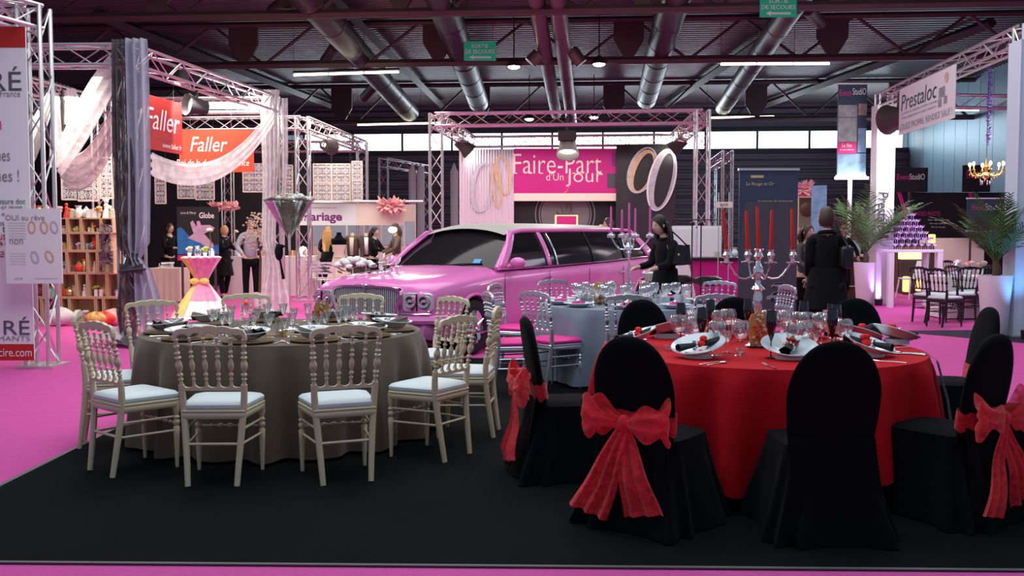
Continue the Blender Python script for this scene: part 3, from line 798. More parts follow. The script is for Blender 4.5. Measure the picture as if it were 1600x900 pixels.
# tall martini vase with flowers
def blob(g, c, r, rnd, n=6):
    """a rose: nested petals as tilted cups"""
    c = Vector(c)
    for k in range(n):
        a = k*2.4; q = r*(.25+.6*k/n); 
        g.ell((c.x+q*.55*cos(a), c.y+q*.55*sin(a), c.z+r*.25*(1-k/n)), (r*.55, r*.55, r*.42), 7, 5)
    return g
vx = T('martini_vase', 'very tall martini shaped glass vase filled with roses on brown table', 'vase', (TL.x+.05,TL.y,HT))
zb, zr = 1.49-HT, 1.735-HT
G().lathe([(.11,0),(.11,.006),(.03,.012),(.010,.03),(.007,.1),(.007,zb-.08),(.012,zb-.02),(.02,zb)], 24).build('stem', 'thick_glass', vx)
G().lathe([(.02,zb),(.185,zr+.02),(.183,zr+.02),(.018,zb+.006)], 32, cap=False).build('bowl', 'vase_glass', vx)
G().lathe([(.0,zb+.02),(.018,zb+.022),(.150,zr-.02),(.14,zr),(0,zr+.02)], 24).build('flower_filling', 'petal_dusty', vx)
rnd = random.Random(5)
for k in range(46):
    a = k*2.4; rr = .172*math.sqrt((k+.5)/46); g = G(); blob(g, (rr*cos(a), rr*sin(a), zr+.045-.9*rr*rr+rnd.random()*.015), .027+rnd.random()*.012, rnd, 6)
    tag(g.build('rose', rnd.choice(['petal_dusty','petal_cream','petal_white','petal_dusty'])), 'dusty cream and brown rose in the martini vase', 'flower', 'roses heaped in the martini vase').location = vx.location
g = G()
for k in range(170):
    a = rnd.random()*2*PI; z = zb+.03+(zr-zb-.02)*rnd.random()**.6; r0 = .02+.163*(z-zb)/(zr-zb+.02)-.020; g.ell((r0*cos(a), r0*sin(a), z), (.017,.017,.015), 6, 5)
g.build('petals', 'petal_cream', vx)
# die-cut floral table card, on each of the three tables
def floral_card(lab, loc, rz=0, s=1.0):
    t = T('table_card', lab, 'table card', loc, rz)
    out = []
    for i in range(40):
        a = PI*i/39; rr = .058*s*(1+.10*abs(sin(4.5*a))); out.append((rr*cos(a), .17*s+.8*rr*sin(a)))
    out = [(.055*s, .0)]+out+[(-.055*s, .0)]
    G().prism(out, -.004, .004).build('card', 'amber', t, smooth=False)
    g = G(); rd = random.Random(3)
    for k in range(9): blob(g, (rd.uniform(-.03,.03)*s, -.012, (.05+rd.random()*.10)*s), .016*s, rd, 5)
    g.build('paper_roses', 'rose_red', t)
    g = G()
    for k in range(14): g.ell((rd.uniform(-.045,.045)*s, -.008, rd.uniform(.02,.21)*s), (.012*s,.006,.012*s), 7, 5)
    g.build('paper_blossoms', 'petal_cream', t)
    G().box((0,0,.006), (.13*s,.05*s,.012)).build('foot', 'black_print', t, smooth=False); return t
floral_card('orange floral card with red roses standing on brown table', put(TL,.0,.0,HT)+Vector((.24,.25,0)), .1, .95)
floral_card('orange floral card with red roses standing on red table', Vector((TR.x-.0,TR.y+.02,HT)), .15, 1.05)
floral_card('orange floral card with red roses standing on blue grey table', Vector((TG.x-.33,TG.y-.1,HT)), 0, 1.1)
# little gold candle holders on brown table
for k, (dx, dy) in enumerate(((-.3,.1),(.33,-.25),(.1,-.45))):
    t = T('candle_holder', ['small gold tea light cup left of the tall vase','small gold tea light cup right of the tall vase','small gold tea light cup in front of the tall vase'][k], 'candle holder', (TL.x+dx,TL.y+dy,HT))
    G().lathe([(.02,0),(.028,.04),(.026,.04),(.018,.006),(0,.006)], 12).build('cup', 'gold_metal', t)
    G().lathe([(0,.008),(.018,.008),(.018,.03),(0,.03)], 10).build('tea_light', 'petal_cream', t)

# --- red table
plate_r = None
def plate_red():
    r = .150
    def fn(u, v):
        a = 2*PI*u
        prof = [(0,.030),(.45,.030),(.60,.032),(.70,.040),(.86,.050),(1.0,.058),(.99,.063),(.84,.057),(.66,.048),(.5,.040),(.25,.036),(0,.036)]
        i = int(round(v*11)); q, z = prof[i]
        lift = .014*q+.040*q*sin(a)+.02*max(0, q-.5)*(1+sin(a))          # plate tilts up towards the table centre
        return Vector((r*q*cos(a)*1.12, r*q*sin(a)*.95, z+lift))
    g = G().grid(fn, 40, 12, cu=True); g.lathe([(.085,0),(.078,.034),(.072,.034),(.079,0)], 24)
    return tag(g.build('dinner_plate', 'porcelain'), 'x', 'plate')
plate_r = plate_red()
def napkin_black():
    t = T('napkin', 'x', 'napkin')
    def fn(u, v):
        a = 2*PI*u; x = -.13+.28*v; w = .030*(.55+1.3*abs(v-.45)); ww = min(w, .04)
        return Vector((x, ww*cos(a)*(1+.15*sin(5*a)), .058+.040*v+.7*ww*sin(a)))
    G().grid(fn, 20, 14, cu=True).build('rolled_cloth', 'black_napkin', t)
    g = G()
    for k in range(10): a = k*2.4; q = .010+.0026*k; g.ell((.022+q*.6*cos(a), q*sin(a), .092+.022*sin(a*1.7)), (.020,.020,.016), 7, 5)
    g.build('red_flower', 'red_petal', t)
    g = G()
    for k in range(10): a = k*2*PI/10; g.ell((-.020, .030*cos(a), .072+.026*sin(a)), (.009,.008,.008), 6, 5)
    g.build('crystal_ring', 'crystal', t); return t
nap_b = napkin_black()
set_r = [(-93,'front centre chair'),(-131,'front left bow chair'),(-46,'front right bow chair'),(-12,'right edge chair'),(22,'chair over the pink carpet'),(52,'back right chair'),(96,'low back centre chair'),(128,'back chair below pink candles'),(176,'side-on left chair')]
set_px = {0:(1236,545),1:(1092,543),2:(1362,541),3:(1403,523)}
for i, (ad, nm) in enumerate(set_r):
    a = math.radians(ad); p = put(TR,a,.80)
    if i in set_px:
        px, py = set_px[i]; d = (1.5-HT-.06)*FPX/(py-367); p = Vector((X(px,d), d, HT)); q = p-TR; a = math.atan2(q.y, q.x)
    o = place(plate_r, 'white plate with swept rim on red table at the '+nm, p, a+PI/2)
    nz = [2.45,.25,2.5,2.5,.6,.4,1.6,.5,.5][i]
    place(nap_b, 'black napkin with red flower on plate at the '+nm, p, nz if i else 1.1, 'black napkins on the red table')
    for j, (dr, da, pr, kd) in enumerate(((.50,-.20,fl_black,'black flute glass'),(.52,.06,gl_bal,'large balloon glass'),(.44,.30,gl_bal,'inner balloon glass'),(.36,.0,gl_small,'small stemmed glass'))):
        place(pr, '%s on red table at the %s' % (kd if 'black' in kd else 'clear '+kd, nm), put(TR,a+da,dr), 0, 'black flutes on the red table' if j == 0 else 'clear glasses on the red table')
    place(forkp, 'steel fork on red table at the '+nm, put(TR,a-.27,.88), a+PI/2, 'cutlery on the red table')
    place(knifep, 'steel knife on red table at the '+nm, put(TR,a+.24,.88), a+PI/2, 'cutlery on the red table')
    place(spoonp, 'steel spoon on red table at the '+nm, put(TR,a+.29,.88), a+PI/2, 'cutlery on the red table')
for k, (px, py) in enumerate(((1045,548),(1305,540),(1158,552))):
    d = (1.5-HT)*FPX/(py-367)
    t = T('salt_bowl', ['tiny clear glass bowl left of the near plate on red table','tiny clear glass bowl right of centre on red table','tiny clear glass bowl in the middle front of red table'][k], 'bowl', (X(px,d),d,HT))
    G().lathe([(0,0),(.016,0),(.028,.03),(.026,.03),(.015,.005),(0,.005)], 12).build('bowl', 'thick_glass', t)
# black sheer ribbon lying across the right end of the red table and hanging down
ra = math.radians(-19); rd_ = Vector((cos(ra), sin(ra), 0)); rt_ = Vector((-sin(ra), cos(ra), 0))
pts = [TR+rd_*q+Vector((0,0,z)) for q, z in ((.62,HT+.004),(.82,HT+.004),(.985,HT+.004),(1.045,HT-.03),(1.11,.50),(1.16,.18))]
def rib(u, v):
    k = u*(len(pts)-1); i = min(int(k), len(pts)-2); return pts[i].lerp(pts[i+1], k-i)+rt_*(v-.5)*.11+rd_*.008*sin(12*v+5*u)*(k > 3)
sheer('black_ribbon_cloth', (.06,.06,.065), .8, 60)
tag(G().grid(rib, 40, 8).build('table_ribbon', 'black_ribbon_cloth'), 'dark sheer ribbon hanging over the right side of red table', 'ribbon')

# --- blue grey table
nap_p = T('napkin', 'x', 'napkin'); g = G(); rd = random.Random(9)
for k in range(12): a = k*2.4; q = .012+.004*k; g.ell((q*cos(a), q*sin(a), .05+.012*rd.random()), (.03,.022,.014), 7, 5)
g.build('ruffled_cloth', 'pink_napkin', nap_p); G().lathe([(.02,.075),(.024,.08),(.02,.088),(.014,.082)], 12).build('napkin_ring', 'crystal', nap_p)
plate_g = plate_l
nm_g = ['front right silver chair','near pink cushion chair','left pink seat chair','chair by the car wheel','chair by the pink car flank','far middle','chair before the magenta counter','chair before the navy banner','front half hidden chair']
for i, ad in enumerate((-62,-140,-170,160,125,90,48,8,-100)):
    a = math.radians(ad); nm = nm_g[i]
    place(plate_l, 'white plate on blue grey table at the '+nm, put(TG,a,.76), a)
    place(nap_p, 'bright pink ruffled napkin on plate at the '+nm, put(TG,a,.76,HT-.01), a, 'pink napkins on the blue grey table')
    for j, (dr, da, pr, kd) in enumerate(((.50,-.22,gl_tum,'tumbler'),(.52,.05,gl_gob,'goblet'),(.44,.32,gl_gob,'inner goblet'),(.30,.1,gl_tum,'inner tumbler'),(.58,-.38,gl_bal,'balloon glass'),(.38,-.1,gl_bal,'inner balloon glass'))):
        place(pr, 'clear %s on blue grey table at the %s' % (kd, nm), put(TG,a+da,dr), 0, 'clear glasses on the blue grey table')
for k, (dx, dy) in enumerate(((-.18,-.30),(.30,-.38),(.5,-.05),(-.5,.1))):
    tag(G().lathe([(0,0),(.035,0),(.05,.03),(.055,.10),(.048,.10),(.045,.035),(0,.01)], 16).build('porcelain_pot', 'porcelain', loc=(TG.x+dx,TG.y+dy,HT)), 'white porcelain pot on blue grey table '+['in front of the candelabra','right of the candelabra','near the right plates','near the left plates'][k], 'pot')

# --- candelabras
def candle(h, r, m, tilt, loc, lab, grp):
    t = T('candle', lab, 'candle', loc, 0, grp); t.rotation_euler = (0, tilt, 0)
    G().lathe([(r*.95,0),(r,.01),(r*.72,h-.01),(r*.45,h)], 12).build('wax_stick', m, t)
    G().tube([(0,0,h),(0.002,0,h+.012),(0,0.002,h+.02)], .0018, 5).build('wick', 'wick', t); return t
# silver one on the red table
cx, cy = X(1190,6.12), 6.2
cb = T('candelabra', 'silver five armed candelabra with red candles on the red table', 'candelabra', (cx,cy,HT))
z0 = 1.30-HT
G().lathe([(.085,0),(.085,.01),(.05,.03),(.02,.06),(.030,.09),(.018,.12),(.015,.20),(.026,.24),(.028,.33),(.022,.36),(.045,.375),(.02,.40),(.014,.44),(.03,.47),(.034,.50),(.018,.53),(.012,.56),(.03,.585),(.02,.61),(.032,.63),(.03,.635),(.0,.636)], 20).build('stem', 'crystal', cb)
heads = [(0,0,.636-.0)]
for k in range(4):
    a = math.radians([188,-8,118,-55][k]); L = .215 if k < 2 else .17; ht = .585
    if k > 1: L = .10
    pts = [(.02*cos(a),.02*sin(a),z0-.04)]+[(L*q*cos(a), L*q*sin(a), z0-.04-.045*sin(PI*min(1,q*1.1))+(ht-z0+.02)*max(0,(q-.55)/.45)**2) for q in (.2,.4,.6,.75,.88,1)]
    G().tube(pts, .006, 8).build('arm', 'crystal', cb)
    hx, hy = L*cos(a), L*sin(a)
    G().lathe([(.008,ht-.05),(.04,ht-.042),(.042,ht-.036),(.012,ht-.03),(.018,ht-.01),(.026,ht+.01),(.015,ht+.03),(.022,ht+.045),(.0,ht+.046)], 16, (hx,hy,0)).build('candle_cup', 'crystal', cb)
    heads.append((hx, hy, ht+.046))
for (x, y, z), lab, tl, h in zip(heads, ('tallest red candle in the middle of the silver candelabra','red candle leaning on the far left arm of the silver candelabra','red candle on the far right arm of the silver candelabra','red candle just left of the middle one, silver candelabra','red candle just right of the middle one, silver candelabra'), (-.05,-.11,-.04,-.06,.01), (.27,.26,.26,.25,.25)):
    candle(h, .0125, 'red_wax', tl, (cx+x, cy+y, HT+z), lab, 'red candles of the silver candelabra')
# crystal one on the blue grey table
cx, cy = TG.x+.0, TG.y
cb = T('candelabra', 'tall crystal candelabra with pink candles on the blue grey table', 'candelabra', (cx-.02,cy,HT)); cx -= .02
G().lathe([(.09,0),(.09,.012),(.04,.03),(.015,.05),(.014,.52),(.03,.54),(.02,.56),(.05,.60),(.03,.62),(.02,.66),(.035,.69),(.0,.70)], 16).build('stem', 'thick_glass', cb)
G().lathe([(.03,0.012),(.022,.05),(.017,.10),(.010,.52),(.028,.56),(.045,.60),(.028,.63),(.018,.66),(.03,.70),(0,.70)], 8).build('core', 'crystal', cb)
hs = [(0,0,.70)]
for k, (a, L) in enumerate(((PI,.19),(.0,.22),(2.2,.11),(-.9,.09))):
    pts = [(.02*cos(a),.02*sin(a),.60)]+[(L*q*cos(a), L*q*sin(a), .60-.05*sin(PI*q)+.10*q*q) for q in (.25,.5,.75,1)]
    G().tube(pts, .009, 8).build('arm', 'crystal', cb)
    c = G().lathe([(.01,.70),(.03,.715),(.018,.73),(.026,.75),(0,.752)], 12, (L*cos(a),L*sin(a),0))
    for q in range(8):
        b = q*PI/4; c.ell((L*cos(a)+.032*cos(b), L*sin(a)+.032*sin(b), .712), (.012,.012,.018), 6, 5)
    c.build('crystal_cup', 'crystal', cb); hs.append((L*cos(a), L*sin(a), .752))
g = G()
for q in range(16):
    b = q*PI/8; g.ell((.05*cos(b), .05*sin(b), .66+.03*(q % 3)), (.014,.014,.02), 6, 5)
g.build('crystal_cluster', 'crystal', cb)
for (x, y, z), lab, h in zip(hs, ('tallest pink candle on the crystal candelabra','pink candle on the far left arm, crystal candelabra','pink candle on the far right arm, crystal candelabra','thin pink candle just left of the tallest one','thin pink candle just right of the tallest one'), (.36,.27,.27,.24,.25)):
    candle(h, .013, 'pink_wax', 0, (cx+x, cy+y, HT+z), lab, 'pink candles of the crystal candelabra')
for p in (gl_tum, nap_p): pass
# ================================================================ pink limousine
CB = 5.45; ZS = 1.06
car = T('limousine', 'long pink stretch limousine with pale grey roof and chrome grille', 'car', (0,0,0))
PHI = math.radians(30); W1 = Vector((X(737,12.0),12.0,0)); Fd = Vector((-sin(PHI),-cos(PHI),0)); Ld = Vector((cos(PHI),-sin(PHI),0))
car.location = W1-Ld*.80+Vector((-.07,0,.008)); car.rotation_euler.z = math.atan2(Fd.y, Fd.x)
st = [(.95,.70,.30,.66,.70),(.925,.82,.23,.76,.80),(.86,.875,.20,.81,.86),(.70,.905,.19,.85,.90),(.40,.93,.19,.885,.945),(0,.94,.19,.91,.975),(-.35,.94,.19,.935,1.01),(-.62,.94,.19,.95,1.03),(-1.0,.94,.19,.955,1.0),(-2.0,.94,.19,.965,1.0),(-3.2,.94,.19,.98,1.01),(-4.4,.94,.19,1.0,1.03),(-5.2,.94,.19,1.02,1.05),(-5.9,.94,.20,1.03,1.07),(-6.4,.93,.22,1.03,1.09),(-6.75,.90,.25,1.0,1.06),(-6.92,.84,.30,.92,.98),(-6.98,.72,.36,.80,.85)]
def car_sec(w, zb, be, tp):
    half = [(0,zb),(w*.80,zb),(w*.95,zb+.04),(w,zb+.14),(w*1.0,.48),(w*.995,.62),(w*1.0,be-.16),(w*.985,be-.06),(w*.95,be-.01),(w*.88,be+.02),(w*.72,(be+tp)/2+.02),(w*.45,tp-.012),(w*.2,tp),(0,tp)]
    return half+[(-y,z) for y, z in half[-2:0:-1]]
g = G(); n = None; vs = []
for x, w, zb, be, tp in st:
    sc = car_sec(w, zb, be, tp); n = len(sc); vs += [(x, y, z*ZS) for y, z in sc]
m_ = len(st)
g.add(vs, [(i*n+k, (i+1)*n+k, (i+1)*n+(k+1)%n, i*n+(k+1)%n) for i in range(m_-1) for k in range(n)]+[tuple(range(n)), tuple((m_-1)*n+k for k in range(n-1,-1,-1))])
body = g.build('body', 'car_pink', car, recalc=True)
tmp = []
for xw in (0, -CB):
    for s in (-1, 1):
        R90 = Matrix.Rotation(PI/2, 3, 'X'); cu = G().lathe([(.375,-.22),(.375,.22)], 40, (xw, s*.86, .37), R90).build('cut', None, car, smooth=False, recalc=True); tmp.append(cu)
        b = body.modifiers.new('arch', 'BOOLEAN'); b.object = cu; b.operation = 'DIFFERENCE'; b.solver = 'EXACT'
dg = bpy.context.evaluated_depsgraph_get(); dg.update()
me2 = bpy.data.meshes.new_from_object(body.evaluated_get(dg)); body.modifiers.clear(); body.data = me2
me2.materials.clear(); me2.materials.append(MT['car_pink'])
if hasattr(me2, 'set_sharp_from_angle'): me2.set_sharp_from_angle(angle=math.radians(35))
for c in tmp: bpy.data.objects.remove(c)
# wheels, arch flares
for xw in (0, -CB):
    for s in (-1, 1):
        w = T('wheel', 'x', 'x', (xw, s*.83, .345)); w.parent = car; del w['label']; del w['category']
        R = Matrix.Rotation(PI/2, 3, 'X')
        G().lathe([(.21,-.10),(.30,-.11),(.335,-.09),(.345,-.05),(.345,.05),(.335,.09),(.30,.11),(.21,.10)], 36, R=R, cap=False).build('tyre', 'tyre', w)
        g = G().lathe([(.215,-.09*1),(.225,-.10),(.225,.10),(.215,.09),(.06,.06),(0,.07)] if s < 0 else [(0,-.07),(.06,-.06),(.215,-.09),(.225,-.10),(.225,.10),(.215,.09)], 32, R=R, cap=False)
        for k in range(7):
            a = k*2*PI/7; g.tube([(.04*cos(a), s*.085, .04*sin(a)), (.21*cos(a), s*.095, .21*sin(a))], [.03,.018], 6, flat=.5)
        g.build('rim', 'chrome', w)
        g = G(); pts = [(xw+.385*cos(a), s*.925, .37+.385*sin(a)) for a in [math.radians(-18+216*i/24) for i in range(25)]]
        g.tube(pts, .030, 8, flat=.8).build('arch_flare', 'car_pink', car)
        G().lathe([(.37,-.2),(.37,.10)], 30, (xw, s*.62, .37), R, cap=False).build('wheel_well', 'car_dark', car)
# greenhouse
def zc(z): return z*ZS
def wind(u, v):      # windshield
    y = (2*u-1); wb, wt = .83, .64; yy = y*(wb+(wt-wb)*v)
    return Vector((-.52-.16*y*y*(1-v*.3)-.80*v, yy, zc(1.00+.47*v-.012*y*y)+.05*sin(PI*v)*.3))
G().grid(wind, 14, 10).build('windscreen', 'car_glass', car)
def rearw(u, v):
    y = (2*u-1); return Vector((-CB-.62+.16*y*y+.66*v, y*(.82-.19*v), zc(1.06+.41*v)))
G().grid(rearw, 10, 6).build('rear_window', 'car_glass', car)
XR = -CB-.02
def side(s, x0b, x1b, x0t, x1t, off=0.0, zb=.965, zt=1.455):
    def fn(u, v):
        xb = x0b+(x1b-x0b)*u; xt = x0t+(x1t-x0t)*u; sl = .012*(-xb)
        return Vector((xb+(xt-xb)*v, s*(.885-.225*v+.03*sin(PI*v)+off), zc(zb+sl+(zt-zb-sl*.6)*v)))
    return fn
for s in (-1, 1):
    G().grid(side(s, -.70, XR-.58, -1.30, XR), 30, 6).build('glass_band', 'car_glass', car)
    # pillars
    for (a, b, c, d) in ((-.60,-.80,-1.24,-1.42), (-2.02,-2.12,-2.02,-2.12), (XR-.30,XR-.68,XR+.14,XR-.06)):
        G().grid(side(s, a, b, c, d, .012), 4, 8).build('pillar', 'car_pink', car, solid=.02)
    for xx in (-2.30, -3.55, -4.75): G().grid(side(s, xx, xx-.035, xx, xx-.035, .010), 3, 6).build('window_divider', 'chrome' if xx == -2.30 else 'car_dark', car, solid=.012)
    pts = [(-.62,s*.895,zc(.985)),(-2,s*.898,zc(.99)),(-4,s*.898,zc(1.015)),(-CB,s*.895,zc(1.045)),(XR-.62,s*.885,zc(1.05))]
    G().tube(pts, .012, 6).build('belt_trim', 'chrome', car)
    pts = [(-.62,s*.865,zc(.99)),(-.95,s*.79,zc(1.21)),(-1.30,s*.685,zc(1.43)),(-1.6,s*.675,zc(1.462)),(-3,s*.672,zc(1.475)),(-5,s*.672,zc(1.485)),(XR,s*.672,zc(1.475)),(XR-.3,s*.75,zc(1.30)),(XR-.62,s*.86,zc(1.07))]
    G().tube(pts, .030, 8).build('roof_rail', 'car_pink', car)
    # seams and handles
    for xx in (-.72, -1.98, -3.3, -4.6):
        G().tube([(xx,s*.942,zc(.93)),(xx,s*.944,zc(.60)),(xx,s*.942,zc(.30))], .004, 4).build('door_seam', 'car_dark', car)
    for xx in (-1.80, -4.42): G().tube([(xx,s*.955,zc(.83)),(xx-.20,s*.955,zc(.84))], .012, 6).build('door_handle', 'chrome', car)
    G().tube([(.45,s*.935,zc(.26)),(-CB,s*.945,zc(.26))], .014, 6).build('sill_trim', 'chrome', car)
    g = G().ell((-.90,s*1.03,zc(1.06)), (.07,.115,.075), 16, 10).tube([(-.86,s*.88,zc(1.0)),(-.88,s*.96,zc(1.03))], .025, 8); g.build('mirror', 'car_pink', car)
def roof(u, v):
    x = -1.22-(XR*-1-1.22+.10)*u; y = 2*v-1; e = min(u, 1-u); drop = .07*(max(0, 1-e/.09))**2
    return Vector((x, y*(.665-.03*max(0,1-e/.06)), zc(1.475+.085*(1-abs(y)**2.2)-drop+.015*sin(PI*u))))
G().grid(roof, 40, 18).build('roof', 'car_roof', car)
# hood relief
def hood(u, v):
    x = .76-1.26*u; y = (2*v-1); w = .46+.20*u
    xs = [(.86,.86),(.70,.90),(.40,.945),(0,.975),(-.35,1.01),(-.62,1.03)]; z = 1.03
    for (xa, za), (xb, zb_) in zip(xs, xs[1:]):
        if xb <= x <= xa: z = zb_+(za-zb_)*(x-xb)/(xa-xb)
    return Vector((x-.05*y*y, y*w, zc(z-.028*y*y+.016*(1-abs(y)**8)*min(1,u*8)-.012)))
G().grid(hood, 16, 17).build('bonnet', 'car_pink', car)
# grille
gr = T('grille', 'x', 'x', (.955,0,zc(.66))); gr.parent = car; del gr['label']; del gr['category']
out = []
def gout(k):
    pts = []
    for i in range(48):
        a = 2*PI*i/48; ca, sa = cos(a), sin(a); x = math.copysign(abs(ca)**.42, ca); z = math.copysign(abs(sa)**.42, sa)
        pts.append((x*(.50+.05*z)*k[0], z*.185*k[1]))
    return pts
def fr_ring(o, i, x0, x1, name, m):
    g = G(); n = len(o)
    vs = [(x0,y,z) for y, z in o]+[(x1,y,z) for y, z in o]+[(x1,y,z) for y, z in i]+[(x0,y,z) for y, z in i]
    fs = []
    for a in range(4):
        for k in range(n): fs.append((a*n+k, a*n+(k+1)%n, ((a+1)%4)*n+(k+1)%n, ((a+1)%4)*n+k))
    return g.add(vs, fs).build(name, m, gr, recalc=True)
fr_ring(gout((1,1)), gout((.93,.86)), -.06, .05, 'grille_frame', 'chrome')
g = G().prism([(y, z) for y, z in gout((.95,.9))], -.01, .0).xf(Matrix.Rotation(PI/2,4,'Z')); g.build('grille_backing', 'car_dark', gr, smooth=False)
g = G()
for k in range(34):
    y = -.47+.94*k/33; g.box((.022, y, 0), (.03, .010, .325))
g.build('grille_slat', 'slat_silver', gr, smooth=False)
G().box((.04,0,0), (.035,.03,.33)).build('grille_bar', 'chrome', gr, smooth=False)
g = G().ell((.06,0,.185), (.015,.045,.022), 12, 8)
for s in (-1, 1): g.ell((.055,s*.085,.19), (.008,.075,.012), 10, 6)
g.build('winged_badge', 'chrome', gr)
# headlamps
for s in (-1, 1):
    h = T('headlamp', 'x', 'x', (.90, s*.71, zc(.66))); h.parent = car; del h['label']; del h['category']; h.rotation_euler.z = s*math.radians(14)
    pts = []
    for i in range(40):
        a = 2*PI*i/40; ca, sa = cos(a), sin(a); pts.append((math.copysign(abs(ca)**.3, ca)*.185, math.copysign(abs(sa)**.3, sa)*.112))
    g = G().prism(pts, -.055, .03).xf(Matrix.Rotation(-PI/2,4,'Z')); g.build('lamp_housing', 'lens_glass', h, smooth=False, bevel=.008)
    for yy in (-.085, .085):
        g = G(); R = Matrix.Rotation(PI/2, 3, 'Y'); g.lathe([(.072,0),(.074,.008),(.062,.010),(.04,.0),(.03,-.0),(.028,.012),(.0,.02)], 24, (.055, yy, .005), R); g.build('reflector', 'chrome', h)
    G().box((.058,0,0), (.02,.012,.20)).build('lamp_divider', 'car_dark', h, smooth=False)
G().tube([(.86,-.90,zc(.46)),(.955,-.72,zc(.46)),(.985,-.3,zc(.46)),(.985,.3,zc(.46)),(.955,.72,zc(.46)),(.86,.90,zc(.46)),(.5,.955,zc(.46))], .055, 8).build('bumper', 'car_pink', car)
G().tube([(.90,-.88,zc(.535)),(.985,-.70,zc(.53)),(1.01,-.3,zc(.53)),(1.01,.3,zc(.53)),(.985,.70,zc(.53)),(.90,.88,zc(.535))], .008, 6).build('bumper_trim', 'chrome', car)
G().box((.95,0,zc(.32)), (.08,.95,.13)).build('air_intake', 'car_dark', car, smooth=False, bevel=.02)
for s in (-1, 1): G().ell((.93,s*.66,zc(.33)), (.03,.07,.04), 12, 8).build('fog_lamp', 'lens_glass', car)
for s in (-1, 1): G().ell((.62,s*.925,zc(.46)), (.06,.02,.02), 10, 6).build('side_marker', 'orange_lens', car)
G().tube([(-.50,-.1,zc(1.005)),(-.60,.35,zc(1.045)),(-.68,.62,zc(1.05))], .009, 5).build('wiper', 'car_dark', car)
g = G().grid(lambda u, v: wind(.80+.06*u, .10+.10*v)+Vector((.012,0,.008)), 3, 3); g.build('blue_sticker', 'blue_sticker', car)
# light dashboard glimpse inside is left dark; bouquet lying on the bonnet
bq = T('bouquet', 'white rose and lily bouquet lying on the pink car bonnet', 'bouquet', W1-Ld*1.25+Fd*(-.02)+Vector((0,0,1.03)))
bq.location = car.location+Fd*.30-Ld*.74+Vector((0,0,zc(.885)+.03)); bq.scale = (1.4,1.4,1.4)
rd = random.Random(11)
g = G()
for k in range(40):
    a = rd.random()*2*PI; r0 = rd.random()**.5*.24; c = Vector((r0*cos(a)*1.2, r0*sin(a)*.7, .02+rd.random()*.07)); d = Vector((cos(a), sin(a), .5*rd.random())).normalized()
    g.tube([c, c+d*.045, c+d*.09], [.006,.022,.002], 5, flat=.25)
g.build('leaves', 'leaf_dark', bq)
for k in range(16):
    a = k*2.4; r0 = .17*math.sqrt((k+.3)/16); g = G(); blob(g, (r0*cos(a)*1.15, r0*sin(a)*.75,   .15-.9*r0*r0*3), .048, rd, 9); g.build('bloom', 'petal_white', bq)
for k in range(3):
    g = G()
    for q in range(6):
        a = q*PI/3; c = Vector((.24+.07*k, .04*(k-1), .12-.02*k)); d = Vector((.4+.1*cos(a), cos(a), sin(a))).normalized(); g.tube([c, c+d*.06, c+d*.11], [.006,.026,.004], 6, flat=.3)
    g.build('lily', 'petal_white', bq)
# ================================================================ banners, posters, drapes, signs
def panel(name, label, cat, x, y, z0, w, h, m, rz=0, th=.02, frame=None, grp=None):
    """flat panel standing at x,y with its foot at z0; local x runs right, -y is its face"""
    t = T(name, label, cat, (x, y, z0), rz, grp)
    G().box((0,0,h/2), (w,th,h)).build('board', m, t, smooth=False)
    if frame:
        for c, d in (((0,0,.015),(w+.03,th+.04,.03)),((0,0,h-.015),(w+.03,th+.04,.03))): G().box(c, d).build('rail', frame, t, smooth=False)
    return t
def rect(t, name, m, x, z, w, h, y=-.014, th=.003):
    return G().box((x,y,z), (w,th,h)).build(name, m, t, smooth=False)
def spx(px0, px1, py0, py1, d):      # size and place of a flat thing seen at these pixels
    a = PT(px0, py1, d); b = PT(px1, py0, d); return (a.x+b.x)/2, a.z, b.x-a.x, b.z-a.z
def ering(t, name, m, cx, cz, rx, rz, band, rot=0, y=-.014, squash=1.0, depth=.0):
    """printed ring: ellipse with a broad band"""
    g = G(); n = 48; vs = []
    for i in range(n):
        a = 2*PI*i/n
        for k, off in ((1.0, 0), (1-band/rx, depth)):
            x = rx*k*cos(a)+off; z = rz*(k if k == 1 else (1-band*squash/rz))*sin(a); xr = x*cos(rot)-z*sin(rot); zr_ = x*sin(rot)+z*cos(rot)
            vs.append((cx+xr, y, cz+zr_))
    g.add(vs, [(2*i, 2*i+1, 2*((i+1)%n)+1, 2*((i+1)%n)) for i in range(n)]); return g.build(name, m, t, smooth=False)

# --- white jeweller banner at the left edge
d = 10.6; x, z0, w, h = spx(-120, 40, 42, 562, d)
t = panel('hanging_banner', 'tall white and red jeweller banner at the left edge', 'banner', x, d, z0, w, h, 'white_print')
k = w/160
def bx(px): return (px-(-40))*k
def bz(py): return (562-py)*h/520
rect(t, 'red_header', 'red_print', 0, bz(58), w, h*32/520); rect(t, 'red_footer', 'red_print', 0, bz(550), w, h*26/520)
text('lettering', 'CIRÉ', 'dark_text', t, bx(-12), -.018, bz(122), 90*k, 34*k)
text('lettering', 'Le diamant de France', 'grey_text', t, bx(-16), -.018, bz(145), 94*k, 9*k)
text('lettering', 'Passion', 'magenta_text', t, bx(-22), -.018, bz(190), 50*k, 20*k)
text('lettering', 'Toutes les bagues', 'grey_text', t, bx(-40), -.018, bz(243), 108*k, 22*k)
text('lettering', 'sont uniques !', 'grey_text', t, bx(-26), -.018, bz(275), 104*k, 22*k)
for q, (py, wd) in enumerate(((312,60),(322,70),(333,76),(346,64),(356,58))): text('small_print', ['sur mesure doc','or blanc, or jaune :','remise = 20%','dans nos ateliers','sur toute'][q], 'dark_text', t, bx(10-wd/2+24), -.018, bz(py), wd*k, 8*k)
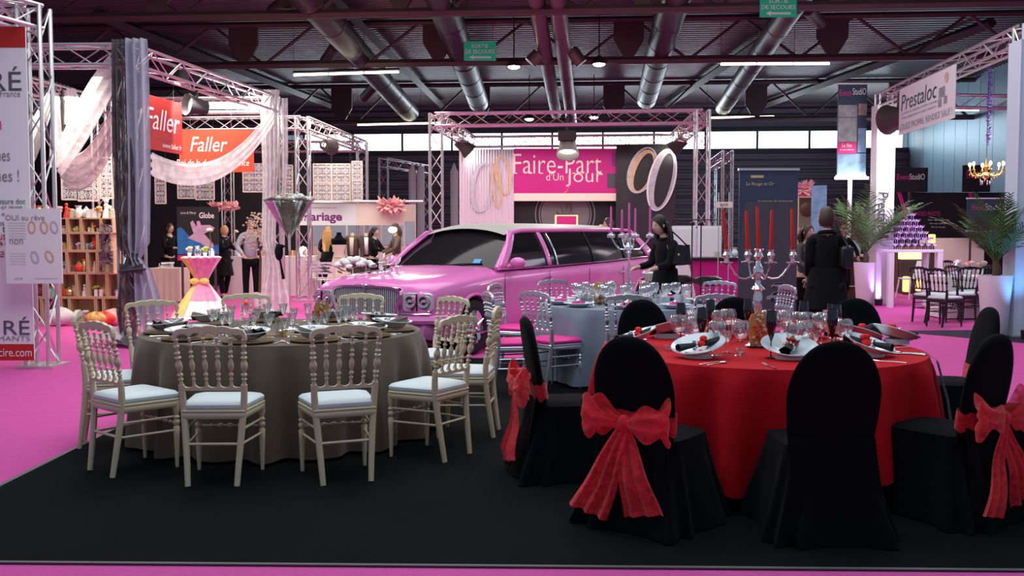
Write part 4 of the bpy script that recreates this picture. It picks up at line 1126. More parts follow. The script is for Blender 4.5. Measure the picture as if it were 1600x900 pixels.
for q, py in enumerate((368,377,392,402)): text('small_print', ['vous avez','taille','diamants','or'][q], 'red_print', t, bx([-2,-2,-30,-30][q]+8), -.018, bz(py), 48*k, 8*k)
text('lettering', 'CIRÉ', 'dark_text', t, bx(-2), -.018, bz(508), 74*k, 26*k); text('lettering', 'DIAMANTS', 'grey_text', t, bx(0), -.018, bz(528), 70*k, 7*k)
text('lettering', 'www.diamantscire.com', 'pale_text', t, bx(-28), -.018, bz(550), 130*k, 12*k)
# --- small framed notice on the truss
d = 10.35; x, z0, w, h = spx(11, 95, 326, 443, d)
t = panel('notice_board', 'pale printed notice board with ring photos on left truss', 'notice', x, d, z0, w, h, 'paper_white')
text('lettering', 'OUI au rêve', 'grey_text', t, -.02-w*.1, -.015, h*.88, w*.7, h*.07); text('lettering', 'non', 'grey_text', t, -w*.3, -.015, h*.56, w*.24, h*.07)
for q in range(7): text('small_print', 'or 18 carats et diamants', 'grey_text', t, -w*.28, -.015, h*(.81-.035*q), w*.3, h*.018)
for q in range(5): text('small_print', 'monture et sertissage', 'grey_text', t, -w*.28, -.015, h*(.40-.035*q), w*.28, h*.018)
for q, (u, v, m) in enumerate(((-.02,.75,'ring_gold'),(.20,.75,'ring_gold'),(.38,.75,'ring_silver'),(.02,.35,'ring_silver'),(.28,.36,'ring_gold'))):
    ering(t, 'ring_photo', m, u*w, v*h, .045, .07, .02, .1*q)
text('small_print', 'ciré', 'grey_text', t, -w*.28, -.015, h*.07, w*.14, h*.03); text('small_print', 'www.diamantscire.com', 'grey_text', t, w*.22, -.015, h*.07, w*.4, h*.02)
# --- red "Faller" square under the receding beam
def along(px, a, b):      # point on line a-b (plan) seen at pixel column px
    r = (px-800)/FPX; ax, ay = a; bx_, by = b; s = (r*ay-ax)/((bx_-ax)-r*(by-ay)); return Vector((ax+(bx_-ax)*s, ay+(by-ay)*s, 0))
A = along(252, C1, C2)+Vector((-.25,0,0)); Bp = along(312, C1, C2)+Vector((-.25,0,0)); v = Bp-A; L = v.length
zt = CAMZ+(367-147)*A.y/FPX; zb_ = CAMZ+(367-232)*A.y/FPX
t = panel('hanging_sign', 'square red hanging sign with white script under the left beam', 'sign', (A.x+Bp.x)/2, (A.y+Bp.y)/2, zb_, L, zt-zb_, 'red_print', math.atan2(v.y, v.x), grp=None)
text('lettering', 'Faller', 'pale_text', t, 0, -.016, (zt-zb_)*.58, L*.86, (zt-zb_)*.40, shear=.25)
ering(t, 'smile_arc', 'dark_text', 0, (zt-zb_)*.42, L*.36, (zt-zb_)*.22, .01, y=-.0125); text('small_print', 'www.faller.fr', 'pale_text', t, L*.22, -.016, (zt-zb_)*.12, L*.5, .08)
for s in (-.3, .3): G().tube([(L*s,0,zt-zb_),(L*s,0,3.85-zb_)], .004, 4).build('hanging_wire', 'dark_steel', t)
# --- orange red wide banner
d = 18.1; x, z0, w, h = spx(281, 396, 203, 269, d)
t = panel('hanging_sign', 'wide orange red banner about sugared almonds hung at back', 'sign', x, d, z0, w, h, 'orange_red_print')
text('lettering', 'Roi de la dragée en France', 'pale_text', t, -.05*w, -.016, h*.2, w*.98, h*.20, shear=.2)
text('lettering', 'Faller', 'pale_text', t, -.1*w, -.016, h*.66, w*.5, h*.35, shear=.25)
for s in (-.35, .2): G().tube([(w*s,0,h),(w*s,0,3.85-z0)], .004, 4).build('hanging_wire', 'dark_steel', t)
# --- globe poster
d = 20.0; x, z0, w, h = spx(278, 341, 323, 407, d)
t = panel('poster_board', 'black and blue poster of a lying dancer on a stand', 'poster', x, d, z0-.0, w, h, 'black_print', 0)
def wave(pts, name, m, y=-.014): return G().add([(a, y, b) for a, b in pts], [tuple(range(len(pts)))]).build(name, m, t, smooth=False)
mat('blue_sea', (.02,.16,.42), .5, noise=5, var=.8); mat('dancer_lilac', (.55,.36,.50), .6, noise=12, var=.3)
wave([(-w/2,.12*h),(w/2,.12*h),(w/2,.30*h),(w*.2,.24*h),(0,.38*h),(-w*.2,.45*h),(-w*.4,.62*h),(-w/2,.60*h)], 'sea_picture', 'blue_sea')
wave([(-w*.25,.42*h),(w*.05,.33*h),(w*.35,.18*h),(w*.38,.3*h),(w*.15,.5*h),(w*.42,.60*h),(w*.3,.66*h),(w*.08,.66*h),(w*.05,.74*h),(-.02*w,.73*h),(-w*.02,.62*h),(-w*.12,.75*h),(-w*.18,.70*h),(-w*.1,.5*h)], 'dancer_picture', 'dancer_lilac', -.017)
rect(t, 'magenta_footer', 'magenta_print', 0, h*.05, w, h*.1); text('lettering', 'Globe', 'pale_text', t, w*.22, -.018, h*.84, w*.36, h*.11, bold=.02); text('lettering', 'Love & Marry', 'pale_text', t, -w*.22, -.018, h*.88, w*.38, h*.06, shear=.3)
for s in (-.4, .4): G().box((w*s,.02,-z0/2), (.04,.04,z0)).build('stand_leg', 'dark_steel', t, smooth=False)
# --- lace lattice panels
def lace():
    m = mat('lace_cutout', (.70,.66,.66), .6); nt = m.node_tree; b = nt.nodes['Principled BSDF']
    tc = nt.nodes.new('ShaderNodeTexCoord'); sep = nt.nodes.new('ShaderNodeSeparateXYZ'); nt.links.new(tc.outputs['Object'], sep.inputs[0])
    cmb = nt.nodes.new('ShaderNodeCombineXYZ')
    for i, ax in enumerate(('X','Z')):
        pp = nt.nodes.new('ShaderNodeMath'); pp.operation = 'PINGPONG'; pp.inputs[1].default_value = .11; nt.links.new(sep.outputs[ax], pp.inputs[0]); nt.links.new(pp.outputs[0], cmb.inputs[i])
    vo = nt.nodes.new('ShaderNodeTexVoronoi'); vo.inputs['Scale'].default_value = 30; vo.feature = 'DISTANCE_TO_EDGE'; nt.links.new(cmb.outputs[0], vo.inputs['Vector'])
    gt = nt.nodes.new('ShaderNodeMath'); gt.operation = 'LESS_THAN'; gt.inputs[1].default_value = .13; nt.links.new(vo.outputs['Distance'], gt.inputs[0])
    nt.links.new(gt.outputs[0], b.inputs['Alpha'])
lace()
i = 0
for px0, px1, py0, py1, d, lab in ((97,120,244,312,17.5,'far left pale lattice panel behind the crate shelf'),(122,152,246,314,17.5,'second pale lattice panel behind the crate shelf'),(157,177,246,310,17.5,'third pale lattice panel, left of the black drape'),(243,258,256,318,21,'narrow lattice panel just right of the drapes'),(278,303,262,310,21,'lattice panel above the dancer poster, left one'),(306,334,262,312,21,'lattice panel above the dancer poster, right one'),(380,414,256,300,22,'bright lattice panel left of the white draped column'),(442,457,258,308,22,'narrow bright lattice panel by the white draped column'),(490,517,256,314,25,'lattice panel above the fashion stand, left one'),(519,547,256,314,25,'lattice panel above the fashion stand, right one'),(550,566,252,312,26,'narrow lattice panel by the truss right of the fashion stand')):
    x, z0, w, h = spx(px0, px1, py0, py1, d); t = T('lattice_panel', lab, 'lattice panel', (x,d,z0), 0, 'pale lattice panels hanging at the left stands')
    G().box((0,0,h/2), (w,.01,h)).build('cutout', 'lace_cutout', t, smooth=False)
    g = G()
    for s in (-1, 1): g.box((s*w/2,0,h/2), (.02,.02,h))
    for zz in (0, h/2, h): g.box((0,0,zz), (w,.02,.02))
    g.build('frame', 'cream_print', t, smooth=False)
    for s in (-1, 1): G().tube([(s*w/2,0,h),(s*w/2,0,4.0-z0)], .004, 4).build('hanging_wire', 'dark_steel', t)
# dark backing panels behind lattice
d = 28.6; x, z0, w, h = spx(0, 480, 240, 420, d)
tag(G().box((x,d,(4.3)/2), (w,.08,4.3)).build('partition', 'black_print', smooth=False), 'dark partition wall behind the left stands', 'partition')
# --- fashion stand fascia
d = 25.5; x, z0, w, h = spx(452, 632, 318, 352, d)
t = panel('stand_fascia', 'white stand fascia with purple mariage lettering', 'sign', x, d, z0, w, h, 'pale_pink_cloth' if 0 else 'cream_print')
rect(t, 'white_field', 'white_print', -w*.20, h*.5, w*.56, h)
text('lettering', 'mariage', 'purple_text', t, -w*.22, -.018, h*.33, w*.36, h*.50, bold=.03); text('small_print', 'Tout le mariage est chez nous', 'purple_text', t, -w*.22, -.018, h*.80, w*.26, h*.10)
rail = tag(G().tube([(x-w/2,d-.1,z0+h+.05),(x+w/2+.5,d-.1,z0+h+.05)], .04, 8).build('stand_rail', 'aluminium'), 'horizontal white rail above the fashion fascia', 'rail')
fw = T('fashion_stand_wall', 'pale back wall and posts of the fashion stand', 'partition', (x,d+3,0))
G().box((0,0,1.2), (w,.06,2.4)).build('wall_board', 'cream_print', fw, smooth=False)
mat('pale_blue_panel', (.45,.60,.68), .6)
for q in range(6): G().box((-w/2+w*(q+.5)/6,-.05,1.55), (w/7,.02,.7)).build('blue_panel', 'pale_blue_panel', fw, smooth=False)
for s in (-.5, .0, .5): G().box((w*s,-3,(z0+.05)/2), (.06,.06,z0-.05)).build('post', 'aluminium', fw, smooth=False)
# feather boas
def feathers(label, px0, px1, py, d, r):
    g = G(); rd = random.Random(int(px0)); a = PT(px0,py,d); b = PT(px1,py,d)
    for k in range(110):
        p = a.lerp(b, rd.random()); v = Vector((rd.uniform(-1,1),rd.uniform(-1,1),rd.uniform(-1,1))).normalized()*r*rd.uniform(.6,1.1)
        g.tube([p, p+v*.6, p+v], [.02*r/.2,.05*r/.2,.01*r/.2], 5, flat=.4)
    tag(g.build('feather_boa', 'feather_pink'), label, 'feathers')
feathers('fluffy pink feather boa over the fashion stand corner', 598, 625, 322, 25.2, .30)
feathers('pink feather bunch above the brown display shelf at right', 1250, 1268, 296, 20, .22)
feathers('pink feather garland above the partition behind left table', 330, 372, 322, 23, .16)

# --- centre stand
d = 25.3
def cloth_print(px0, px1, py0, py1, d, label, m, name='printed_backdrop', folds=20, amp=.02):
    x, z0, w, h = spx(px0, px1, py0, py1, d); t = T(name, label, 'backdrop', (x,d,z0))
    G().grid(lambda u, v: Vector(((u-.5)*w, amp*sin(folds*u*2*PI)*(.4+.6*v), h*v)), 90, 6).build('cloth', m, t, solid=.006); return t, w, h
mat('pale_lilac_cloth', (.70,.60,.68), .75)
t, w, h = cloth_print(718, 803, 233, 385, d, 'white lilac cloth backdrop printed with large silver and rose rings', 'pale_lilac_cloth')
H0 = h
def rr_(px, py): return (px-760.5)/85*w, h-(py-233)/152*h
def big_ring(px, py, rx, rz, band, rot, m, dep=0.0, y=-.04, t=None, w=1, px_w=85):
    kx = w/px_w; cx, cz = RR(px, py); ering(t, 'printed_ring', m, cx, cz, rx*kx, rz*kx, band*kx, rot, y, .6, dep*kx)
RR = rr_
big_ring(786, 274, 13, 31, 5, .15, 'ring_gold', 0, -.030, t, w); big_ring(753, 293, 18, 39, 6, -.10, 'ring_silver', 1, -.036, t, w); big_ring(776, 289, 8, 36, 4, .08, 'ring_gold', 0, -.042, t, w)
x, z0, w, h = spx(803, 963, 232, 302, d)
t = panel('stand_sign', 'magenta stationery sign with pale lettering over the centre stand', 'sign', x, d, z0, w, h, 'magenta_print')
def serif_text(body, cx, cz, w_, h_, bold=.0):
    text('lettering', body, 'cream_print', t, cx, -.018, cz, w_, h_, bold=bold)
text('lettering', 'Faire-Part', 'cream_print', t, -w*.075, -.018, h*.66, w*.86, h*.44, bold=-.008)
text('lettering', "d'Un", 'cream_print', t, -w*.10, -.018, h*.37, w*.17, h*.17, bold=-.008); text('lettering', 'Jour', 'cream_print', t, w*.19, -.018, h*.35, w*.36, h*.40, bold=-.008)
G().tube([(w*.035,-.016,h*.40),(w*.035,-.016,h*.12),(w*.015,-.016,h*.03),(-w*.01,-.016,h*.01)], .03, 4, flat=.2).build('letter_tail', 'cream_print', t)
# small serif feet under the tall letters
for sx in (-.485,-.335,-.232,.085,.335): rect(t, 'letter_serif', 'cream_print', w*sx, h*.447, w*.035, .022, -.016)
rect(t, 'picture_patch', 'grey_navy_print', w*.455, h*.28, w*.085, h*.32); rect(t, 'picture_patch', 'purple_text', w*.475, h*.75, w*.04, h*.3)
x, z0, w, h = spx(803, 963, 302, 314, d)
panel('stand_header', 'cream board strip under the magenta sign', 'board', x, d, z0, w, h, 'cream_print')
x, z0, w, h = spx(803, 963, 314, 420, d+.3)
t = panel('black_backdrop', 'black backdrop with a grey round emblem under the cream strip', 'backdrop', x, d+.3, .05, w, z0+h-.05, 'black_print')
kz = lambda py: PT(800,py,d+.3).z-.05; kx = w/160
g = G().lathe([(0,0),(38*kx,0)], 48, (0,-.014,kz(335)), Matrix.Rotation(PI/2,3,'X'), cap=False); mat('emblem_grey', (.16,.155,.17), .6, noise=3, var=.4); g.build('round_emblem', 'emblem_grey', t, smooth=False)
for r_ in (41, 47): ering(t, 'emblem_ring', 'grey_text', 0, kz(335), r_*kx, r_*kx, 1.3*kx, 0, -.015)
g = G()
for k in range(9): a = k*.7; g.tube([(0,-.02,kz(345)), (14*kx*cos(a),-.02,kz(335)+16*kx*sin(a)), (9*kx*cos(a+.6),-.02,kz(335)+28*kx*sin(a+.5))], .03, 4, flat=.2)
g.build('emblem_scroll', 'grey_text', t)
t, w, h = cloth_print(962, 1057, 226, 400, d-.1, 'black poster with large gold and silver wedding rings', 'poster_black', folds=3, amp=.008)
def RR(px, py): return (px-1009.5)/95*w, h-(py-226)/174*h
big_ring(1003, 268, 20, 36, 8, -.35, 'ring_gold', 2, -.022, t, w, 95); big_ring(1003, 266, 22, 38, 3.5, -.35, 'ring_silver', 0, -.026, t, w, 95)
big_ring(1034, 281, 21, 49, 9, -.22, 'ring_silver', 3, -.032, t, w, 95); big_ring(1034, 281, 22, 50, 3, -.22, 'pale_text', 0, -.036, t, w, 95)
x, z0, w, h = spx(867, 903, 336, 362, 24)
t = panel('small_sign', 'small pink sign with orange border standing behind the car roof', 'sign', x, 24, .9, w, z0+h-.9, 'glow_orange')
rect(t, 'pink_face', 'magenta_text', 0, (z0+h-.9)-h*.42, w*.86, h*.72); text('lettering', 'Jour', 'cream_print', t, 0, -.02, (z0+h-.9)-h*.75, w*.5, h*.14); G().box((0,0,-.45), (.06,.06,.9)).build('post', 'dark_steel', t, smooth=False)

# --- navy roll up banner
d = 13.0; x, z0, w, h = spx(1152, 1247, 263, 525, d)
t = panel('roll_up_banner', 'navy and grey roll up banner with a white limousine picture', 'banner', x, d, .06, w, z0+h-.06, 'navy_print', 0, frame='aluminium')
G().box((0,0,-.026),(w+.05,.22,.05)).build('base_cassette', 'aluminium', t, smooth=False)
hh = z0+h-.06; fz = lambda py: PT(800,py,d).z-.06
pts = [(-w*.40,fz(316)),(w/2,fz(316)),(w/2,.03),(-w/2,.03),(-w*.5,fz(430)),(-w*.46,fz(355))]
G().add([(a,-.014,b) for a, b in pts], [tuple(range(len(pts)))]).build('grey_field', 'grey_navy_print', t, smooth=False)
text('lettering', 'Le Rouge et Or', 'gold_text', t, -w*.15, -.018, fz(288), w*.48, .06, shear=.2); rect(t, 'gold_logo', 'gold_text', -w*.2, fz(276), w*.22, .035); text('small_print', 'la location de limousines', 'gold_text', t, w*.12, -.018, fz(314), w*.6, .025)
def flat_car(cx, cz, s, m):
    p = [(-.5,0),(-.5,.10),(-.38,.14),(-.26,.26),(.30,.26),(.40,.15),(.5,.12),(.5,0)]
    G().add([(cx+a*s,-.018,cz+b*s) for a, b in p], [tuple(range(8))]).build('car_picture', m, t, smooth=False)
    G().add([(cx+a*s,-.021,cz+b*s) for a, b in [(-.33,.15),(-.24,.24),(.28,.24),(.35,.15)]], [(0,1,2,3)]).build('car_picture_glass', 'black_print', t, smooth=False)
    for q in (-.3,.3): G().lathe([(0,0),(.06*s,0)], 14, (cx+q*s,-.022,cz), Matrix.Rotation(PI/2,3,'X'), cap=False).build('car_picture_wheel', 'black_print', t, smooth=False)
flat_car(w*.25, fz(468), .42, 'grey_text'); flat_car(-w*.32, fz(475), .26, 'pale_text'); flat_car(w*.2, fz(448), .22, 'grey_text')
# --- tall film studio banner on a lit mast
d = 22; x, z0, w, h = spx(1307, 1355, 130, 276, d)
t = panel('mast_banner', 'tall narrow film studio banner with photo collage on a mast', 'banner', x, d, z0, w, h, 'navy_print', 0, frame='white_print')
q = lambda px: (px-1331)/48*w; r_ = lambda py: h-(py-130)/146*h
mat('photo_grey', (.32,.33,.36), .6, noise=4, var=.9); mat('photo_blue', (.20,.34,.52), .6, noise=5, var=.8); mat('photo_sepia', (.35,.27,.22), .6, noise=5, var=.8)
text('lettering', 'Event', 'magenta_text', t, q(1319), -.018, r_(145), w*.40, .14); text('lettering', 'StudiO', 'pale_text', t, q(1342), -.018, r_(143), w*.46, .15)
for px0, px1, py0, py1, m in ((1308,1339,164,183,'photo_grey'),(1341,1355,162,180,'photo_sepia'),(1308,1339,184,222,'photo_grey'),(1341,1355,200,238,'photo_blue'),(1308,1355,240,274,'photo_blue')):
    rect(t, 'photo', m, q((px0+px1)/2), r_((py0+py1)/2), (px1-px0)/48*w, (py1-py0)/146*h)
rect(t, 'magenta_field', 'magenta_text', q(1323), r_(231), w*.66, h*.13); text('lettering', 'Le film', 'pale_text', t, q(1323), -.018, r_(227), w*.34, .09); text('small_print', 'de votre mariage', 'pale_text', t, q(1323), -.018, r_(234), w*.5, .06)
G().tube([(0,.05,-z0),(0,.05,h)], .05, 8).build('mast', 'white_print', t)
G().tube([(w*.55,-.10,-.04),(-w*.6,-.10,-.04)], .03, 8).build('light_bar', 'lamp_white', t)
# --- film studio back wall panels
for px0, px1, py0, py1, d, lab in ((1393,1450,262,300,27,'left studio header with pink and white lettering'),(1503,1548,258,300,27,'studio header behind the chandelier')):
    x, z0, w, h = spx(px0, px1, py0, py1, d); t = panel('studio_sign', lab, 'sign', x, d, z0, w, h, 'black_print')
    text('lettering', 'Event', 'magenta_text', t, -w*.18, -.016, h*.62, w*.36, h*.22); text('lettering', 'StudiO', 'pale_text', t, w*.20, -.016, h*.63, w*.42, h*.24); G().box((0,0,-z0/2), (.06,.06,z0)).build('post', 'dark_steel', t, smooth=False)
sw = T('studio_wall', 'black studio wall with pink streaks behind the glass pyramid', 'partition', (X(1480,27.4),27.4,0))
W_ = (1620-1390)/FPX*27.4; ox = X(1505,27.4)-X(1480,27.4)
G().box((ox,0,1.35), (W_,.08,2.7)).build('wall_board', 'black_print', sw, smooth=False)
for px in (1398, 1508):
    cx = X(px,27.4)-sw.location.x; G().add([(cx,-.05,2.7),(cx+.12,-.05,2.7),(cx+.5,-.05,1.5),(cx+.42,-.05,1.5)], [(0,1,2,3)]).build('pink_streak', 'magenta_text', sw, smooth=False)
    cx += .9; text('lettering', 'VIDEO PHOTO', 'magenta_text', sw, cx, -.05, 2.1, .7, .12)
    for q in range(3): text('small_print', 'film de mariage', 'pale_text', sw, cx+.3, -.05, 1.92-.1*q, .6-.1*q, .05)
d = 24; x, z0, w, h = spx(1510, 1580, 309, 362, d)
t = panel('studio_screen', 'film studio display panel behind the right palm', 'sign', x, d, z0, w, h, 'navy_print', frame='white_print')
text('lettering', 'Event', 'magenta_text', t, -w*.24, -.016, h*.72, w*.3, h*.18); text('lettering', 'StudiO', 'pale_text', t, w*.12, -.016, h*.73, w*.42, h*.2)
for s in (-.4,.4): G().box((w*s,.02,-z0/2), (.04,.04,z0)).build('stand_leg', 'dark_steel', t, smooth=False)
d = 25; x, z0, w, h = spx(1460, 1512, 372, 425, d)
tag(G().box((x,d,(z0+h)/2), (w+.6,.6,z0+h)).build('counter', 'cream_print', smooth=False, bevel=.02), 'pale counter behind the black chairs at right', 'counter')

# --- exit signs
def exit_sign(px0, px1, py0, py1, d, lab):
    x, z0, w, h = spx(px0, px1, py0, py1, d); t = panel('exit_sign', lab, 'exit sign', x, d, z0, w, h, 'exit_green', 0)
    text('lettering', 'SORTIE', 'pale_text', t, 0, -.016, h*.77, w*.52, h*.20, bold=.01); text('lettering', 'DE SECOURS', 'pale_text', t, 0, -.016, h*.48, w*.92, h*.20, bold=.01)
    G().add([(a*w,-.016,b*h) for a, b in ((-.34,.18),(-.20,.30),(-.20,.23),(.34,.23),(.34,.13),(-.20,.13),(-.20,.06))], [tuple(range(7))]).build('arrow', 'pale_text', t, smooth=False)
    for s in (-.4, .4): G().tube([(w*s,0,h),(w*s,0,ZC-z0-.05)], .006, 4).build('hanging_wire', 'dark_steel', t)
exit_sign(725, 775, 65, 95, 24, 'green emergency exit sign left of the centre pipes')
exit_sign(1187, 1245, -6, 27, 21, 'green emergency exit sign cut by the top edge')

# --- party hire sign at right, hanging from the receding beam
A = along(1420, F1, F2)+Vector((-.25,0,0)); Bp = along(1509, F1, F2)+Vector((-.25,0,0)); v = Bp-A; L = v.length
zt = CAMZ+(367-143)*A.y/FPX; zb_ = CAMZ+(367-213)*A.y/FPX
hh = zt-zb_
t = panel('hanging_sign', 'white party hire sign with black handwriting hanging at right', 'sign', (A.x+Bp.x)/2, (A.y+Bp.y)/2, zb_, L, hh, 'paper_white', math.atan2(v.y, v.x))
text('lettering', 'Prestaloc', 'black_print', t, -L*.12, -.016, hh*.68, L*.66, hh*.34, shear=.12); text('small_print', 'Location de vaisselle, mobilier, nappage,', 'grey_text', t, -L*.1, -.016, hh*.44, L*.66, .06); text('small_print', 'tentes, équipement de cuisine, réception...', 'grey_text', t, -L*.1, -.016, hh*.34, L*.66, .06)
text('lettering', 'LOUEZ PROPRE, RENDEZ SALE !', 'grey_text', t, 0, -.016, hh*.14, L*.94, hh*.15)
g = G()
for k in range(4): g.box((L*.30,-.016,hh*(.50+.05*k)), (L*(.10-.01*(k%2)),.004,hh*.04))
g.box((L*.27,-.016,hh*.38), (L*.05,.004,hh*.16)); g.box((L*.36,-.016,hh*.40), (L*.05,.004,hh*.14)); g.build('plate_stack_drawing', 'grey_text', t, smooth=False)
G().lathe([(0,0),(.09,0)], 20, (L*.37,-.018,hh*.82), Matrix.Rotation(PI/2,3,'X'), cap=False).build('tray_drawing', 'glow_yellow' if 0 else 'ring_gold', t, smooth=False)
for s in (-.4, .4): G().tube([(L*s,0,hh),(L*s,0,4.3-zb_)], .005, 4).build('hanging_wire', 'dark_steel', t)

# --- cloth drapes --------------------------------------------------------
def hanging(name, label, cx, cy, w, prof, m, folds=5, amp=.05, rz=0, z0=0, part='x', dy=0, seed=1, squeeze=None, parent=None):
    """drape falling through heights prof=[(z, half_width, x_offset)]"""
    ph = seed*1.7; n = len(prof)
    def fn(u, v):
        k = v*(n-1); i = min(int(k), n-2); f = k-i; z, hw, ox = [a+(b-a)*(f*f*(3-2*f)) for a, b in zip(prof[i], prof[i+1])]
        x = (u-.5)*2*hw+ox; y = amp*sin(u*folds*2*PI+ph+.8*sin(3*v+ph))*(.5+.5*min(1, hw/w))+dy
        return Vector((x, y, prof[0][0]*0+z))
    o = G().grid(fn, 60, 40).build(name, m, parent, solid=0); 
    if parent is None:
        o.location = (cx, cy, 0); o.rotation_euler.z = rz
        tag(o, label, 'drape')
    return o
d = 13.15; sx = d/FPX
hanging('drape', 'long charcoal drape tied on the left stand corner post', X(196,d), d, .15, [(4.14,.12,0),(3.9,.13,.0),(2.5,.16,.0),(1.35,.14,.02),(1.18,.10,.10),(1.0,.12,.04),(.45,.18,.02),(.06,.10,.0)], 'charcoal_voile', 4, .05, 0, seed=1)
hanging('drape', 'long blue grey drape tied beside the charcoal one', X(221,d), d-.02, .15, [(4.15,.15,0),(3.9,.16,0),(2.4,.155,0),(1.4,.15,-.03),(1.18,.07,-.07),(1.0,.12,.02),(.5,.20,.10),(.06,.12,.20)], 'blue_voile', 3, .05, 0, seed=2)
g = G()
for q in (-1, 1): g.grid(lambda u, v, q=q: Vector((q*.16*(.5-.5*cos(2*PI*u)), -.02+.05*sin(2*PI*u), (v-.5)*.16*(.3+.7*(.5-.5*cos(2*PI*u))))), 20, 8, cu=True)
g.ell((0,-.03,0), (.05,.05,.05)).tube([(-.16,.0,-.03),(-.1,-.06,-.02),(.12,-.07,.0),(.18,-.0,0)], .035, 8, flat=.5)
tag(g.build('drape_tieback', 'charcoal_voile', loc=(X(212,d), d-.14, PT(800,420,d).z)), 'dark bow tying back the two long drapes', 'tieback')
g = G().grid(lambda u, v: Vector(((u-.5)*.7, (v-.5)*.5+.06*sin(9*u), .10*math.exp(-((u-.4)/.3)**2)*(1+.4*sin(14*v+9*u))+.01)), 30, 20)
tag(g.build('cloth_heap', 'charcoal_voile', loc=(X(222,13.2),12.9,0)), 'dark cloth pooled on the pink carpet below the drapes', 'cloth')
g = G().grid(lambda u, v: Vector(((u-.5)*.75, (v-.5)*.5+.05*sin(11*u), .16*math.exp(-((u-.5)/.28)**2)*(1+.4*sin(12*v+7*u))+.012)), 30, 20)
tag(g.build('cloth_heap', 'white_voile', loc=(X(180,13.2),13.0,0)), 'white cloth heap on the floor left of the drapes', 'cloth')
d = 18.1
hanging('drape', 'white voile gathered down the back right corner post', X(425,d), d, .2, [(4.2,.15,.05),(3.9,.17,.0),(2.6,.14,.0),(1.4,.13,-.05),(1.15,.10,0),(.9,.16,.05),(.3,.28,.05),(.03,.30,.05)], 'white_voile', 4, .06, 0, seed=3)
hanging('drape', 'second white voile panel beside the corner post', X(441,d), d+.35, .1, [(4.1,.06,0),(3.0,.05,.0),(2,.04,-.05),(1.2,.03,-.08),(.8,.03,-.1)], 'white_voile', 2, .03, 0, seed=4)
g = G().ell((0,0,0), (.08,.08,.16)).tube([(0,0,0),(.08,-.05,.12),(.16,-.02,.10)], [.03,.06,.02], 8, flat=.5).tube([(0,0,-.05),(.05,-.02,-.3),(.08,0,-.5)], [.03,.05,.07], 8, flat=.4)
tag(g.build('drape_tieback', 'black_cloth', loc=(X(436,17.9),17.9,1.18)), 'black knot holding the white voile on corner post', 'tieback')
sheer('dusty_voile', (.50,.38,.42), .85, 6)
def swag(name, label, a, b, sag, w0, m, wm=None, folds=3, amp=.06, seed=1):
    a = Vector(a); b = Vector(b); wm = wm or w0*1.8
    d_ = (b-a); 
    def fn(u, v):
        p = a.lerp(b, u)-Vector((0,0,1))*sag*4*u*(1-u); ww = w0+(wm-w0)*4*u*(1-u)
        return p+Vector((0, amp*sin(v*folds*2*PI+seed), -(v-.5)*ww))
    tag(G().grid(fn, 40, 24).build(name, m), label, 'drape')
zb = lambda px, py, d: PT(px, py, d)
swag('swag', 'white voile swag sweeping from back corner down to the drapes', zb(430,172,18.1), zb(236,256,14.2), .55, .35, 'white_voile', .35, 3, .05)
swag('swag', 'white and grey voile swag rising left of the drapes', zb(176,108,13.3), zb(92,252,15.5), -.05, .5, 'white_voile', .75, 3, .08, 2)
swag('swag', 'dusty voile swag behind the left drapes', zb(176,200,13.6), zb(96,262,16.5), .3, .55, 'dusty_voile', .6, 3, .08, 3)
swag('swag', 'pale swag dropping from the left beam behind the jeweller banner', zb(85,142,16), zb(18,255,12.5), .15, .35, 'white_voile', .5, 3, .05, 4)
swag('swag', 'grey swag dropping beside the pale one, left', zb(78,160,15.6), zb(30,280,12.6), .15, .15, 'charcoal_voile', .25, 3, .05, 5)
d = 15.8
for px, w, m, lab, pb, tp in ((94,.16,'white_voile','white strip drape hanging left of the crate shelf',262,145),(104,.05,'charcoal_voile','thin black strip drape among the white ones',205,140),(118,.22,'white_voile','pale rose strip drape right of the thin black one',195,138)):
    a = PT(px, pb, d).z; b = PT(px, tp, d).z
    hanging('drape', lab, X(px,d), d, w, [(b,w*.3,0),(b-.4*(b-a),w*.7,0),(a,w*1.1,0.02)], m, 3, .03, seed=px)
# white fabric sleeves round the right stand's posts
def sleeve(label, x, y, w, dpt, z1, m='blue_white_cloth', z0=.03):
    n = 4; g = G()
    o1 = [(-w/2,-dpt/2),(w/2,-dpt/2),(w/2,dpt/2),(-w/2,dpt/2)]
    def fn(u, v):
        k = u*4; i = int(k) % 4; f = k-int(k); p = Vector(o1[i]).lerp(Vector(o1[(i+1)%4]), f); q = 1-.02*sin(PI*v)
        return Vector((p.x*q, p.y*q+.004*sin(60*u), z0+(z1-z0)*v))
    t = g.grid(fn, 64, 12, cu=True).build('post_sleeve', m, loc=(x,y,0)); return tag(t, label, 'fabric sleeve')
mat('blue_white_cloth', (.58,.68,.80), .8)
sleeve('broad pale blue fabric sleeve on the right edge post', F2[0]+.03, F2[1], .42, .36, 4.32)
s_ = sleeve('white fabric sleeve with vertical lettering on the post by palm', F1[0], F1[1], .40, .36, 4.3, 'matt_white')
text('vertical_lettering', 'Prestaloc', 'black_print', s_, -.05, -.20, PT(800,335,F1[1]).z, .95, .22, rot=(PI/2, PI/2, 0), shear=.1)
